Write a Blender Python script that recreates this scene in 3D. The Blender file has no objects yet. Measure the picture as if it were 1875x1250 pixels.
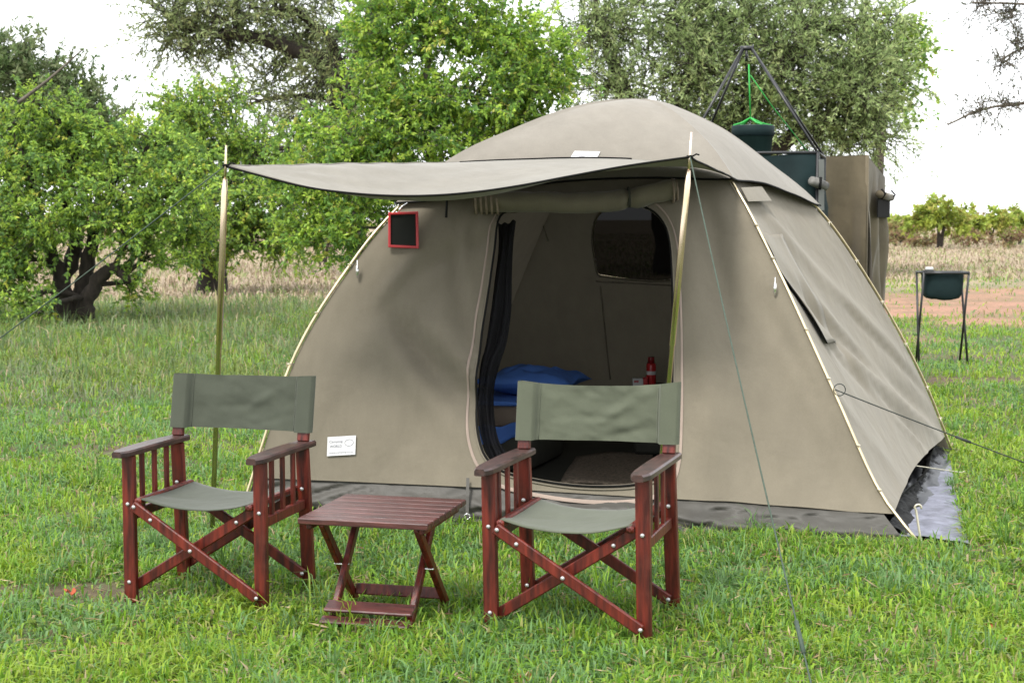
import bpy, math, random
import numpy as np
from mathutils import Vector, Matrix
from mathutils.geometry import delaunay_2d_cdt

S = bpy.context.scene
COL = S.collection
R = math.radians

# ------------------------------------------------------------------ camera
EYE = np.array([0.0, 0.0, 1.55])
FPX = 2800.0                      # focal length in photograph pixels (1875 wide)
PITCH = math.atan(225.0 / FPX)
cam_d = bpy.data.cameras.new('camera')
cam = bpy.data.objects.new('camera', cam_d)
COL.objects.link(cam)
cam.location = EYE
cam.rotation_euler = (math.pi / 2 - PITCH, 0, 0)
cam_d.sensor_fit = 'HORIZONTAL'
cam_d.sensor_width = 36.0
cam_d.lens = 36.0 * FPX / 1875.0
cam_d.clip_start = 0.1
cam_d.clip_end = 3000
cam_d.dof.use_dof = True
cam_d.dof.focus_distance = 6.8
cam_d.dof.aperture_fstop = 8.0
S.camera = cam

# ------------------------------------------------------------------ sky and sun (bright overcast)
SUN_EL, SUN_AZ = 58.0, 215.0
world = bpy.data.worlds.new('World')
S.world = world
world.use_nodes = True
wn = world.node_tree
wn.nodes.clear()
w_out = wn.nodes.new('ShaderNodeOutputWorld')
w_bg = wn.nodes.new('ShaderNodeBackground')
w_sky = wn.nodes.new('ShaderNodeTexSky')
w_sky.sky_type = 'NISHITA'
w_sky.sun_disc = False
w_sky.sun_elevation = R(SUN_EL)
w_sky.sun_rotation = R(SUN_AZ)
w_sky.dust_density = 3.0
w_mix = wn.nodes.new('ShaderNodeMixRGB')
w_mix.inputs[0].default_value = 0.88        # a closed, even deck of white cloud over the clear sky
w_mix.inputs[2].default_value = (9.6, 9.8, 10.0, 1)
wn.links.new(w_sky.outputs[0], w_mix.inputs[1])
wn.links.new(w_mix.outputs[0], w_bg.inputs[0])
w_bg.inputs[1].default_value = 0.08
wn.links.new(w_bg.outputs[0], w_out.inputs[0])

sun_d = bpy.data.lights.new('sun', 'SUN')
sun_d.energy = 1.5
sun_d.angle = R(14)
sun_d.color = (1.0, 0.96, 0.9)
sun = bpy.data.objects.new('sun', sun_d)
COL.objects.link(sun)
_d = Vector((math.sin(R(SUN_AZ)) * math.cos(R(SUN_EL)), math.cos(R(SUN_AZ)) * math.cos(R(SUN_EL)), math.sin(R(SUN_EL))))
sun.rotation_euler = _d.to_track_quat('Z', 'Y').to_euler()
sun.location = (0, -5, 20)

S.view_settings.view_transform = 'Standard'
S.view_settings.look = 'None'
S.view_settings.gamma = 1.0
S.view_settings.exposure = 1.62
S.view_settings.use_curve_mapping = False
S.render.engine = 'CYCLES'
S.cycles.max_bounces = 10
S.cycles.diffuse_bounces = 7
S.cycles.transparent_max_bounces = 12

# ------------------------------------------------------------------ measuring helpers
FWD = np.array([0, math.cos(PITCH), -math.sin(PITCH)])
UP = np.array([0, math.sin(PITCH), math.cos(PITCH)])
RT = np.array([1.0, 0, 0])


def ray(px, py):
    return FWD + RT * (px - 937.5) / FPX + UP * (625.0 - py) / FPX


def at(px, py, Y):
    d = ray(px, py)
    return EYE + d * (Y / d[1])


def gnd(px, py, z=0.0):
    d = ray(px, py)
    return EYE + d * ((z - EYE[2]) / d[2])


def proj(p):
    v = np.asarray(p) - EYE
    w = v @ FWD
    return np.array([937.5 + FPX * (v @ RT) / w, 625.0 - FPX * (v @ UP) / w])


def sstep(a, b, x):
    t = np.clip((np.asarray(x, float) - a) / (b - a), 0, 1)
    return t * t * (3 - 2 * t)


_rs = np.random.RandomState(7)
_perm = _rs.rand(256, 256)


def vnoise(x, y, sc=1.0, seed=0):
    x = np.asarray(x, float) * sc + seed * 17.3
    y = np.asarray(y, float) * sc + seed * 31.7
    xi = np.floor(x).astype(int)
    yi = np.floor(y).astype(int)
    fx = x - xi
    fy = y - yi
    fx = fx * fx * (3 - 2 * fx)
    fy = fy * fy * (3 - 2 * fy)
    g = lambda a, b: _perm[a % 256, b % 256]
    return (g(xi, yi) * (1 - fx) + g(xi + 1, yi) * fx) * (1 - fy) + (g(xi, yi + 1) * (1 - fx) + g(xi + 1, yi + 1) * fx) * fy


def fnoise(x, y, sc=1.0, seed=0, oct=3):
    v, a, tot = 0, 1.0, 0
    for k in range(oct):
        v = v + a * vnoise(x, y, sc * 2 ** k, seed + k * 3)
        tot += a
        a *= .5
    return v / tot


# ------------------------------------------------------------------ object helpers
def tag(o, label=None, cat=None, group=None, kind=None):
    if label: o['label'] = label
    if cat: o['category'] = cat
    if group: o['group'] = group
    if kind: o['kind'] = kind
    return o


def thing(name, loc=(0, 0, 0), label=None, cat=None, group=None, rz=0.0):
    o = bpy.data.objects.new(name, None)
    o.empty_display_size = 0.1
    o.location = tuple(float(v) for v in loc)
    o.rotation_euler = (0, 0, rz)
    COL.objects.link(o)
    return tag(o, label, cat, group)


class MB:
    def __init__(s):
        s.v, s.f = [], []

    def add(s, vs, fs):
        n = len(s.v)
        s.v.extend([tuple(float(c) for c in p) for p in vs])
        s.f.extend([tuple(i + n for i in f) for f in fs])
        return s

    def beam(s, p, q, w, h, up=(0, 0, 1), ch=0.004):
        """chamfered rectangular bar from p to q, w across, h along up"""
        p, q = np.array(p, float), np.array(q, float)
        d = q - p
        d /= np.linalg.norm(d)
        up = np.array(up, float)
        x = np.cross(d, up)
        x /= np.linalg.norm(x)
        y = np.cross(x, d)
        a, b = w / 2, h / 2
        c = min(ch, a * .6, b * .6)
        sec = [(a, b - c), (a - c, b), (-a + c, b), (-a, b - c), (-a, -b + c), (-a + c, -b), (a - c, -b), (a, -b + c)]
        sec2 = [((abs(u) - c) * np.sign(u), (abs(v) - c) * np.sign(v)) for u, v in sec]
        L = []
        for (o_, sc_) in ((p, sec2), (p + d * c, sec), (q - d * c, sec), (q, sec2)):
            L += [o_ + x * u + y * v for u, v in sc_]
        fs = []
        for k in range(3):
            for i in range(8):
                j = (i + 1) % 8
                fs.append((k * 8 + i, k * 8 + j, k * 8 + 8 + j, k * 8 + 8 + i))
        fs.append(tuple(range(7, -1, -1)))
        fs.append(tuple(range(24, 32)))
        return s.add(L, fs)

    def box(s, lo, hi, ch=0.004):
        lo, hi = np.array(lo, float), np.array(hi, float)
        c = (lo + hi) / 2
        return s.beam((c[0], c[1], lo[2]), (c[0], c[1], hi[2]), hi[0] - lo[0], hi[1] - lo[1], (0, 1, 0), ch)

    def tube(s, pts, r, n=8, cap=True):
        pts = [np.array(p, float) for p in pts]
        m = len(pts)
        rr = r if hasattr(r, '__len__') else [r] * m
        d = [pts[min(i + 1, m - 1)] - pts[max(i - 1, 0)] for i in range(m)]
        d = [v / (np.linalg.norm(v) + 1e-12) for v in d]
        up = np.array([0, 0, 1.0]) if abs(d[0][2]) < .9 else np.array([1.0, 0, 0])
        x = np.cross(d[0], up)
        x /= np.linalg.norm(x)
        L, fs = [], []
        for i in range(m):
            x = x - d[i] * (x @ d[i])
            x /= np.linalg.norm(x) + 1e-12
            y = np.cross(d[i], x)
            for k in range(n):
                a = 2 * math.pi * k / n
                L.append(pts[i] + (x * math.cos(a) + y * math.sin(a)) * rr[i])
        for i in range(m - 1):
            for k in range(n):
                j = (k + 1) % n
                fs.append((i * n + k, i * n + j, i * n + n + j, i * n + n + k))
        if cap:
            fs.append(tuple(range(n - 1, -1, -1)))
            fs.append(tuple(range((m - 1) * n, m * n)))
        return s.add(L, fs)

    def lathe(s, prof, c=(0, 0, 0), n=24):
        L, fs = [], []
        for (r, z) in prof:
            for k in range(n):
                a = 2 * math.pi * k / n
                L.append((c[0] + r * math.cos(a), c[1] + r * math.sin(a), c[2] + z))
        for i in range(len(prof) - 1):
            for k in range(n):
                j = (k + 1) % n
                fs.append((i * n + k, i * n + j, i * n + n + j, i * n + n + k))
        return s.add(L, fs)

    def grid(s, fn, us, vs):
        L = [fn(u, v) for v in vs for u in us]
        n = len(us)
        fs = [(j * n + i, j * n + i + 1, j * n + n + i + 1, j * n + n + i) for j in range(len(vs) - 1) for i in range(n - 1)]
        return s.add(L, fs)

    def ball(s, c, r, n=8, m=5, sq=(1, 1, 1)):
        L, fs = [], []
        for i in range(m + 1):
            th = math.pi * i / m
            for k in range(n):
                a = 2 * math.pi * k / n
                L.append((c[0] + r * sq[0] * math.sin(th) * math.cos(a), c[1] + r * sq[1] * math.sin(th) * math.sin(a), c[2] + r * sq[2] * math.cos(th)))
        for i in range(m):
            for k in range(n):
                j = (k + 1) % n
                fs.append((i * n + k, i * n + n + k, i * n + n + j, i * n + j))
        return s.add(L, fs)

    def build(s, name, mat, parent=None, smooth=False, world=False, solid=0.0, label=None):
        vs = s.v
        if world and parent is not None:
            o_ = root_loc(parent)
            vs = [(a - o_[0], b - o_[1], c - o_[2]) for a, b, c in vs]
        me = bpy.data.meshes.new(name)
        me.from_pydata(vs, [], s.f)
        me.validate()
        if smooth:
            me.polygons.foreach_set('use_smooth', [True] * len(me.polygons))
        me.materials.append(mat)
        o = bpy.data.objects.new(name, me)
        COL.objects.link(o)
        if parent is not None: o.parent = parent
        if solid:
            m = o.modifiers.new('thickness', 'SOLIDIFY')
            m.thickness = solid
            m.offset = 0
        if label: o['label'] = label
        return o


def root_loc(o):
    l = Vector(o.location)
    while o.parent is not None:
        o = o.parent
        l = l + o.location
    return l


def copy_tree(o, parent=None):
    c = o.copy()
    COL.objects.link(c)
    if parent is not None: c.parent = parent
    for ch in list(o.children): copy_tree(ch, c)
    return c


def np_mesh(name, V, F, mat, colors=None, parent=None, smooth=False, attr='tint'):
    """V (n,3); F (m,k) all the same k"""
    me = bpy.data.meshes.new(name)
    V = np.ascontiguousarray(V, dtype=np.float32)
    F = np.ascontiguousarray(F, dtype=np.int32)
    k = F.shape[1]
    me.vertices.add(len(V))
    me.vertices.foreach_set('co', V.ravel())
    me.loops.add(F.size)
    me.loops.foreach_set('vertex_index', F.ravel())
    me.polygons.add(len(F))
    me.polygons.foreach_set('loop_start', np.arange(0, F.size, k, dtype=np.int32))
    me.polygons.foreach_set('loop_total', np.full(len(F), k, dtype=np.int32))
    if smooth:
        me.polygons.foreach_set('use_smooth', np.ones(len(F), dtype=bool))
    me.update(calc_edges=True)
    if colors is not None:
        a = me.color_attributes.new(attr, 'FLOAT_COLOR', 'POINT')
        c4 = np.ones((len(V), 4), dtype=np.float32)
        c4[:, :3] = colors
        a.data.foreach_set('color', c4.ravel())
    me.materials.append(mat)
    o = bpy.data.objects.new(name, me)
    COL.objects.link(o)
    if parent is not None: o.parent = parent
    return o


# ------------------------------------------------------------------ materials
def nmat(name):
    m = bpy.data.materials.new(name)
    m.use_nodes = True
    nt = m.node_tree
    b = nt.nodes['Principled BSDF']
    return m, nt, b


def mat(name, col, rough=.6, var=.12, scale=8.0, bump=0.0, bscale=60.0, metal=0.0, spec=.5, stretch=(1, 1, 1), trans=0.0, coat=0.0, col2=None, wear=0.0, wearcol=None):
    m, nt, b = nmat(name)
    N, Lk = nt.nodes, nt.links
    tc = N.new('ShaderNodeTexCoord')
    mp = N.new('ShaderNodeMapping')
    mp.inputs['Scale'].default_value = stretch
    Lk.new(tc.outputs['Object'], mp.inputs[0])
    nz = N.new('ShaderNodeTexNoise')
    nz.inputs['Scale'].default_value = scale
    nz.inputs['Detail'].default_value = 6
    Lk.new(mp.outputs[0], nz.inputs[0])
    rp = N.new('ShaderNodeValToRGB')
    c1 = [c * (1 - var) for c in col]
    c2 = [min(1, c * (1 + var)) for c in (col2 or col)]
    rp.color_ramp.elements[0].position = .3
    rp.color_ramp.elements[1].position = .7
    rp.color_ramp.elements[0].color = (*c1, 1)
    rp.color_ramp.elements[1].color = (*c2, 1)
    Lk.new(nz.outputs[0], rp.inputs[0])
    csock = rp.outputs[0]
    if wear:
        n2 = N.new('ShaderNodeTexNoise')
        n2.inputs['Scale'].default_value = scale * 2.7
        n2.inputs['Detail'].default_value = 8
        Lk.new(tc.outputs['Object'], n2.inputs[0])
        r2 = N.new('ShaderNodeValToRGB')
        r2.color_ramp.elements[0].position = .56
        r2.color_ramp.elements[1].position = .72
        r2.color_ramp.elements[0].color = (0, 0, 0, 1)
        r2.color_ramp.elements[1].color = (wear, wear, wear, 1)
        Lk.new(n2.outputs[0], r2.inputs[0])
        mx = N.new('ShaderNodeMixRGB')
        Lk.new(r2.outputs[0], mx.inputs[0])
        Lk.new(csock, mx.inputs[1])
        mx.inputs[2].default_value = (*wearcol, 1)
        csock = mx.outputs[0]
    Lk.new(csock, b.inputs['Base Color'])
    b.inputs['Roughness'].default_value = rough
    b.inputs['Metallic'].default_value = metal
    b.inputs['Specular IOR Level'].default_value = spec
    if coat:
        b.inputs['Coat Weight'].default_value = coat
        b.inputs['Coat Roughness'].default_value = .25
    if bump:
        n3 = N.new('ShaderNodeTexNoise')
        n3.inputs['Scale'].default_value = bscale
        n3.inputs['Detail'].default_value = 4
        Lk.new(mp.outputs[0], n3.inputs[0])
        bp = N.new('ShaderNodeBump')
        bp.inputs['Strength'].default_value = bump
        bp.inputs['Distance'].default_value = .01
        Lk.new(n3.outputs[0], bp.inputs['Height'])
        Lk.new(bp.outputs[0], b.inputs['Normal'])
    if trans:
        out = N['Material Output']
        tr = N.new('ShaderNodeBsdfTranslucent')
        Lk.new(csock, tr.inputs[0])
        ms = N.new('ShaderNodeMixShader')
        ms.inputs[0].default_value = trans
        Lk.new(b.outputs[0], ms.inputs[1])
        Lk.new(tr.outputs[0], ms.inputs[2])
        Lk.new(ms.outputs[0], out.inputs[0])
    return m


def leaf_mat(name, trans=.35, rough=.5, spec=.35):
    m, nt, b = nmat(name)
    N, Lk = nt.nodes, nt.links
    at_ = N.new('ShaderNodeAttribute')
    at_.attribute_name = 'tint'
    Lk.new(at_.outputs['Color'], b.inputs['Base Color'])
    b.inputs['Roughness'].default_value = rough
    b.inputs['Specular IOR Level'].default_value = spec
    tr = N.new('ShaderNodeBsdfTranslucent')
    Lk.new(at_.outputs['Color'], tr.inputs[0])
    ms = N.new('ShaderNodeMixShader')
    ms.inputs[0].default_value = trans
    Lk.new(b.outputs[0], ms.inputs[1])
    Lk.new(tr.outputs[0], ms.inputs[2])
    Lk.new(ms.outputs[0], N['Material Output'].inputs[0])
    return m


def canvas_mat(name, col, trans=.065, var=.07, rough=.85, weave=True):
    """cotton canvas: soft blotches, faint streaks, fine weave"""
    m, nt, b = nmat(name)
    N, Lk = nt.nodes, nt.links
    tc = N.new('ShaderNodeTexCoord')
    nz = N.new('ShaderNodeTexNoise')
    nz.inputs['Scale'].default_value = 2.3
    nz.inputs['Detail'].default_value = 7
    nz.inputs['Roughness'].default_value = .62
    Lk.new(tc.outputs['Object'], nz.inputs[0])
    rp = N.new('ShaderNodeValToRGB')
    rp.color_ramp.elements[0].position = .3
    rp.color_ramp.elements[1].position = .72
    rp.color_ramp.elements[0].color = (*[c * (1 - var) for c in col], 1)
    rp.color_ramp.elements[1].color = (*[c * (1 + var) for c in col], 1)
    Lk.new(nz.outputs[0], rp.inputs[0])
    n2 = N.new('ShaderNodeTexNoise')
    n2.inputs['Scale'].default_value = 140
    n2.inputs['Detail'].default_value = 3
    Lk.new(tc.outputs['Object'], n2.inputs[0])
    r2 = N.new('ShaderNodeMapRange')
    r2.inputs[1].default_value = .3
    r2.inputs[2].default_value = .7
    r2.inputs[3].default_value = .955
    r2.inputs[4].default_value = 1.035
    Lk.new(n2.outputs[0], r2.inputs[0])
    mx = N.new('ShaderNodeMixRGB')
    mx.blend_type = 'MULTIPLY'
    mx.inputs[0].default_value = 1
    Lk.new(rp.outputs[0], mx.inputs[1])
    Lk.new(r2.outputs[0], mx.inputs[2])
    mpS = N.new('ShaderNodeMapping')
    mpS.inputs['Scale'].default_value = (5, 5, .8)
    Lk.new(tc.outputs['Object'], mpS.inputs[0])
    nS = N.new('ShaderNodeTexNoise')
    nS.inputs['Scale'].default_value = 2.0
    nS.inputs['Detail'].default_value = 8
    nS.inputs['Roughness'].default_value = .65
    Lk.new(mpS.outputs[0], nS.inputs[0])
    rS = N.new('ShaderNodeMapRange')
    rS.inputs[1].default_value = .35
    rS.inputs[2].default_value = .7
    rS.inputs[3].default_value = .93
    rS.inputs[4].default_value = 1.04
    Lk.new(nS.outputs[0], rS.inputs[0])
    mxS = N.new('ShaderNodeMixRGB')
    mxS.blend_type = 'MULTIPLY'
    mxS.inputs[0].default_value = 1
    Lk.new(mx.outputs[0], mxS.inputs[1])
    Lk.new(rS.outputs[0], mxS.inputs[2])
    mx = mxS
    Lk.new(mx.outputs[0], b.inputs['Base Color'])
    b.inputs['Roughness'].default_value = rough
    b.inputs['Specular IOR Level'].default_value = .25
    b.inputs['Sheen Weight'].default_value = .15
    n3 = N.new('ShaderNodeTexNoise')
    n3.inputs['Scale'].default_value = 3.2
    n3.inputs['Detail'].default_value = 3.5
    n3.inputs['Roughness'].default_value = .5
    n3.inputs['Distortion'].default_value = .3
    Lk.new(tc.outputs['Object'], n3.inputs[0])
    bp = N.new('ShaderNodeBump')
    bp.inputs['Strength'].default_value = .45
    bp.inputs['Distance'].default_value = .04
    Lk.new(n3.outputs[0], bp.inputs['Height'])
    Lk.new(bp.outputs[0], b.inputs['Normal'])
    tr = N.new('ShaderNodeBsdfTranslucent')
    Lk.new(mx.outputs[0], tr.inputs[0])
    ms = N.new('ShaderNodeMixShader')
    ms.inputs[0].default_value = trans
    Lk.new(b.outputs[0], ms.inputs[1])
    Lk.new(tr.outputs[0], ms.inputs[2])
    Lk.new(ms.outputs[0], N['Material Output'].inputs[0])
    return m


def mesh_mat(name, col, opacity):
    m, nt, b = nmat(name)
    N, Lk = nt.nodes, nt.links
    b.inputs['Base Color'].default_value = (*col, 1)
    b.inputs['Roughness'].default_value = .8
    b.inputs['Specular IOR Level'].default_value = .05
    t = N.new('ShaderNodeBsdfTransparent')
    ms = N.new('ShaderNodeMixShader')
    ms.inputs[0].default_value = opacity
    Lk.new(t.outputs[0], ms.inputs[1])
    Lk.new(b.outputs[0], ms.inputs[2])
    Lk.new(ms.outputs[0], N['Material Output'].inputs[0])
    return m


M = {}
M['canvas'] = canvas_mat('tent_canvas', (.162, .142, .105))
M['fly'] = canvas_mat('fly_canvas', (.195, .178, .15), trans=.06)
M['awning'] = canvas_mat('awning_canvas', (.18, .168, .142), trans=.05)
M['khaki'] = canvas_mat('khaki_canvas', (.112, .092, .058), var=.25)
M['skirt'] = mat('groundsheet_pvc', (.054, .051, .044), rough=.55, var=.12, scale=5, bump=.25, bscale=14, spec=.3)
M['piping'] = mat('black_piping', (.007, .007, .0065), rough=.7, spec=.12)
M['zip'] = mat('zip_tape', (.25, .195, .16), rough=.8, var=.1)
M['webbing'] = mat('webbing', (.22, .17, .13), rough=.85, var=.15, scale=40)
M['gold'] = mat('zinc_passivated_steel', (.66, .55, .30), rough=.22, metal=1.0, var=.2, scale=5, stretch=(1, 1, .5), col2=(.8, .62, .55))
M['pole'] = mat('pole_steel', (.55, .46, .29), rough=.35, metal=.85, var=.15)
M['steel'] = mat('bright_steel', (.75, .75, .74), rough=.25, metal=.9, var=.1)
M['bolt'] = mat('zinc_bolt', (.42, .42, .42), rough=.35, metal=.4, var=.05)
M['wood'] = mat('mahogany_red', (.034, .005, .0035), rough=.42, var=.5, scale=7, stretch=(7, 7, .7), coat=.0, spec=.4, col2=(.10, .0125, .0065), bump=.22, bscale=26, wear=.28, wearcol=(.12, .03, .02))
M['arm'] = mat('mahogany_dark', (.022, .0105, .009), rough=.42, var=.4, scale=9, stretch=(6, 1.5, 6), coat=.1, col2=(.045, .02, .016), wear=.3, wearcol=(.085, .055, .048), bump=.1, bscale=30)
M['slat'] = mat('table_wood', (.034, .0105, .009), rough=.36, var=.4, scale=7, stretch=(1, 8, 8), coat=.2, col2=(.07, .02, .017), wear=.25, wearcol=(.10, .05, .048), bump=.1, bscale=30)
M['green_canvas'] = canvas_mat('chair_canvas', (.074, .083, .056), trans=.02)
M['olive_canvas'] = canvas_mat('olive_chair_canvas', (.052, .059, .042), trans=.02)
M['black_mesh'] = mesh_mat('insect_mesh', (.008, .008, .008), .99)
M['mesh_curtain'] = mesh_mat('mesh_curtain', (.007, .007, .008), .97)
M['red'] = mat('red_plastic', (.4, .016, .02), rough=.35, var=.05)
M['glass'] = mat('mirror_face', (.008, .009, .007), rough=.5, var=.05, spec=.15)
M['white'] = mat('white_label', (.5, .5, .5), rough=.6, var=.03)
M['ink'] = mat('grey_ink', (.12, .12, .15), rough=.7, var=.05)
M['blue'] = mat('blue_cotton', (.06, .16, .5), rough=.8, var=.2, scale=5, bump=.4, bscale=14)
M['taupe'] = mat('taupe_blanket', (.14, .11, .085), rough=.9, var=.15, bump=.3)
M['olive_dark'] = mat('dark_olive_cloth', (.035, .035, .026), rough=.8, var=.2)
M['mat'] = mat('woven_mat', (.22, .175, .13), rough=.95, var=.5, scale=60, bump=.6, bscale=120)
M['bottle_green'] = mat('bottle_green_nylon', (.0095, .020, .021), rough=.65, spec=.12, var=.25, scale=4, bump=.3, bscale=10)
M['bucket'] = mat('dark_green_bucket', (.015, .032, .028), rough=.5, spec=.25, var=.2)
M['black_steel'] = mat('black_steel', (.012, .012, .013), rough=.4, var=.2)
M['rope_bright'] = mat('bright_green_rope', (.015, .27, .035), rough=.6, var=.1)
M['rope_green'] = mat('dull_green_rope', (.035, .055, .038), rough=.8, var=.2, scale=50)
M['rope_black'] = mat('dark_rope', (.03, .035, .03), rough=.8, var=.2)
M['rope_pale'] = mat('pale_rope', (.45, .42, .33), rough=.8, var=.1)
M['tarp'] = mat('grey_tarp', (.125, .13, .165), rough=.7, var=.35, scale=12, bump=.5, bscale=40, wear=.6, wearcol=(.05, .055, .075))
M['peg'] = mat('galvanised_peg', (.5, .46, .36), rough=.4, metal=.5, var=.1)
M['bark'] = mat('dark_bark', (.03, .023, .018), rough=.95, var=.5, scale=7, stretch=(3, 3, 1), bump=.9, bscale=12)
M['bark_grey'] = mat('grey_bark', (.095, .08, .062), rough=.95, var=.4, scale=7, stretch=(3, 3, 1), bump=.8, bscale=12)
M['leaf'] = leaf_mat('leaf', trans=.5)
M['grass'] = leaf_mat('grass_blade', trans=.45, rough=.5)
M['dry'] = leaf_mat('dry_leaf', trans=.2, rough=.8)

# ------------------------------------------------------------------ ground
def gz(x, y):
    x, y = np.asarray(x, float), np.asarray(y, float)
    far = sstep(14, 45, y) + sstep(8, 30, np.abs(x))
    return (fnoise(x, y, .09, 3) - .5) * .35 * np.clip(far, 0, 1) + (vnoise(x, y, 1.3, 5) - .5) * .012


def poly_mask(x, y, cx, cy, rx, ry, soft=.4, seed=1, ns=1.0):
    d = np.sqrt(((x - cx) / rx) ** 2 + ((y - cy) / ry) ** 2)
    d = d + (fnoise(x, y, ns, seed) - .5) * .9
    return 1 - sstep(1 - soft, 1 + soft * .5, d)


def soil_mask(x, y):
    """bare red earth showing through the lawn"""
    x, y = np.asarray(x, float), np.asarray(y, float)
    m = poly_mask(x, y, -2.05, 6.22, .6, .24, seed=2, ns=5) * .75
    m = np.maximum(m, poly_mask(x, y, -3.1, 10.2, 1.5, .22, seed=4, ns=4) * .7)
    m = np.maximum(m, poly_mask(x, y, -3.0, 8.7, .9, .12, seed=6, ns=4) * .6)
    m = np.maximum(m, poly_mask(x, y, 4.4, 14.6, 1.8, .35, seed=8, ns=1.5) * .8)
    m = np.maximum(m, poly_mask(x, y, 5.4, 17.0, 2.2, .4, seed=9, ns=1.5) * .7)
    # the dirt track behind on the right
    c = 27.5 + .12 * (x - 8) + 2.5 * (vnoise(x, y * 0, .15, 3) - .5)
    tr = 1 - sstep(.5, 1.1, np.abs(y - c) / 7.0 + (fnoise(x, y, .45, 11, 4) - .45) * 2.0)
    tr = tr * (.55 + .45 * sstep(.35, .55, fnoise(x, y * 2.5, .9, 13, 4)))
    tr = tr * sstep(1.0, 5.0, x)
    return np.maximum(m, tr)


def dry_mask(x, y):
    x, y = np.asarray(x, float), np.asarray(y, float)
    n = (fnoise(x, y, .12, 21) - .5)
    return sstep(27, 36, y + n * 16 - np.clip(x, -20, 0) * .25)


def graded(a, b, n, k):
    t = np.linspace(-1, 1, n)
    s_ = np.sinh(t * k) / math.sinh(k)
    return (a + b) / 2 + s_ * (b - a) / 2


gx = graded(-700, 700, 321, 6.6)
gy_ = np.concatenate([np.linspace(-30, 3.5, 12)[:-1], 3.5 + (np.exp(np.linspace(0, 1, 300) * 5.0) - 1) / (math.exp(5.0) - 1) * 1400])
GX, GY = np.meshgrid(gx, gy_)
GZ = gz(GX, GY)
V = np.stack([GX, GY, GZ], -1).reshape(-1, 3)
nx = len(gx)
jj, ii = np.meshgrid(np.arange(len(gy_) - 1), np.arange(nx - 1), indexing='ij')
b0 = (jj * nx + ii).ravel()
F = np.stack([b0, b0 + 1, b0 + nx + 1, b0 + nx], -1)
x_, y_ = V[:, 0], V[:, 1]
n1 = fnoise(x_, y_, .8, 30)[:, None]
green = np.array([.045, .07, .018]) * (1 - n1) + np.array([.085, .085, .034]) * n1  # darkened green, painting shade into the gaps between the grass blades
soil = np.array([.085, .045, .028]) * (1 + (fnoise(x_, y_, 2, 33)[:, None] - .5) * .5)
dirt = np.array([.27, .145, .092])
straw = np.array([.24, .185, .115]) * (1 + (fnoise(x_, y_, .4, 35)[:, None] - .5) * .6)
dm = dry_mask(x_, y_)[:, None]
sm = soil_mask(x_, y_)[:, None]
far_soil = sstep(16, 22, y_)[:, None]
colr = green * (1 - dm) + straw * dm
colr = colr * (1 - sm) + (soil * (1 - far_soil) + dirt * far_soil) * sm

gm, nt, b = nmat('ground_soil')
a_ = nt.nodes.new('ShaderNodeAttribute'); a_.attribute_name = 'tint'
tc = nt.nodes.new('ShaderNodeTexCoord')
nz = nt.nodes.new('ShaderNodeTexNoise'); nz.inputs['Scale'].default_value = 11; nz.inputs['Detail'].default_value = 9; nz.inputs['Roughness'].default_value = .7
nt.links.new(tc.outputs['Object'], nz.inputs[0])
mr = nt.nodes.new('ShaderNodeMapRange'); mr.inputs[1].default_value = .3; mr.inputs[2].default_value = .7; mr.inputs[3].default_value = .55; mr.inputs[4].default_value = 1.35
nt.links.new(nz.outputs[0], mr.inputs[0])
mx = nt.nodes.new('ShaderNodeMixRGB'); mx.blend_type = 'MULTIPLY'; mx.inputs[0].default_value = 1
nt.links.new(a_.outputs['Color'], mx.inputs[1]); nt.links.new(mr.outputs[0], mx.inputs[2])
nt.links.new(mx.outputs[0], b.inputs['Base Color'])
b.inputs['Roughness'].default_value = .95
bp = nt.nodes.new('ShaderNodeBump'); bp.inputs['Strength'].default_value = .7; bp.inputs['Distance'].default_value = .03
nt.links.new(nz.outputs[0], bp.inputs['Height']); nt.links.new(bp.outputs[0], b.inputs['Normal'])
ground = np_mesh('ground', V, F, gm, colr, smooth=True)
ground['kind'] = 'structure'

# ------------------------------------------------------------------ tent frame (measured off the photograph)
C0 = np.array([.75, 9.02])
ZTOP = 2.205
feet = [gnd(443, 945)[:2], gnd(1685, 1000)[:2], gnd(1742, 830)[:2], None]
feet[3] = 2 * C0 - feet[1]
pix = [[(540, 660), (650, 480), (740, 375), (834, 300), (935, 251), (1060, 206)],
       [(1605, 895), (1525, 720), (1420, 492), (1340, 340)],
       [(1690, 700), (1610, 550), (1505, 395), (1400, 305), (1300, 236)], None]


def pole_table(foot, pts):
    d = C0 - foot
    n = np.array([d[1], -d[0]])
    T = [(0.0, 0.0)]
    for (px, py) in pts:
        r_ = ray(px, py)
        t = ((foot - EYE[:2]) @ n) / (r_[:2] @ n)
        p = EYE + r_ * t
        T.append((((p[:2] - foot) @ d) / (d @ d), p[2]))
    T.append((1.0, ZTOP))
    return T


def catmull(P, m=12):
    P = [np.array(p, float) for p in P]
    Q = [2 * P[0] - P[1]] + P + [2 * P[-1] - P[-2]]
    out = []
    for i in range(1, len(Q) - 2):
        for k in range(m):
            t = k / m
            a, b, c, d = Q[i - 1], Q[i], Q[i + 1], Q[i + 2]
            out.append(.5 * ((2 * b) + (c - a) * t + (2 * a - 5 * b + 4 * c - d) * t * t + (3 * b - a - 3 * c + d) * t ** 3))
    out.append(P[-1])
    return np.array(out)


TS = np.linspace(0, 1, 81)


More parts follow.
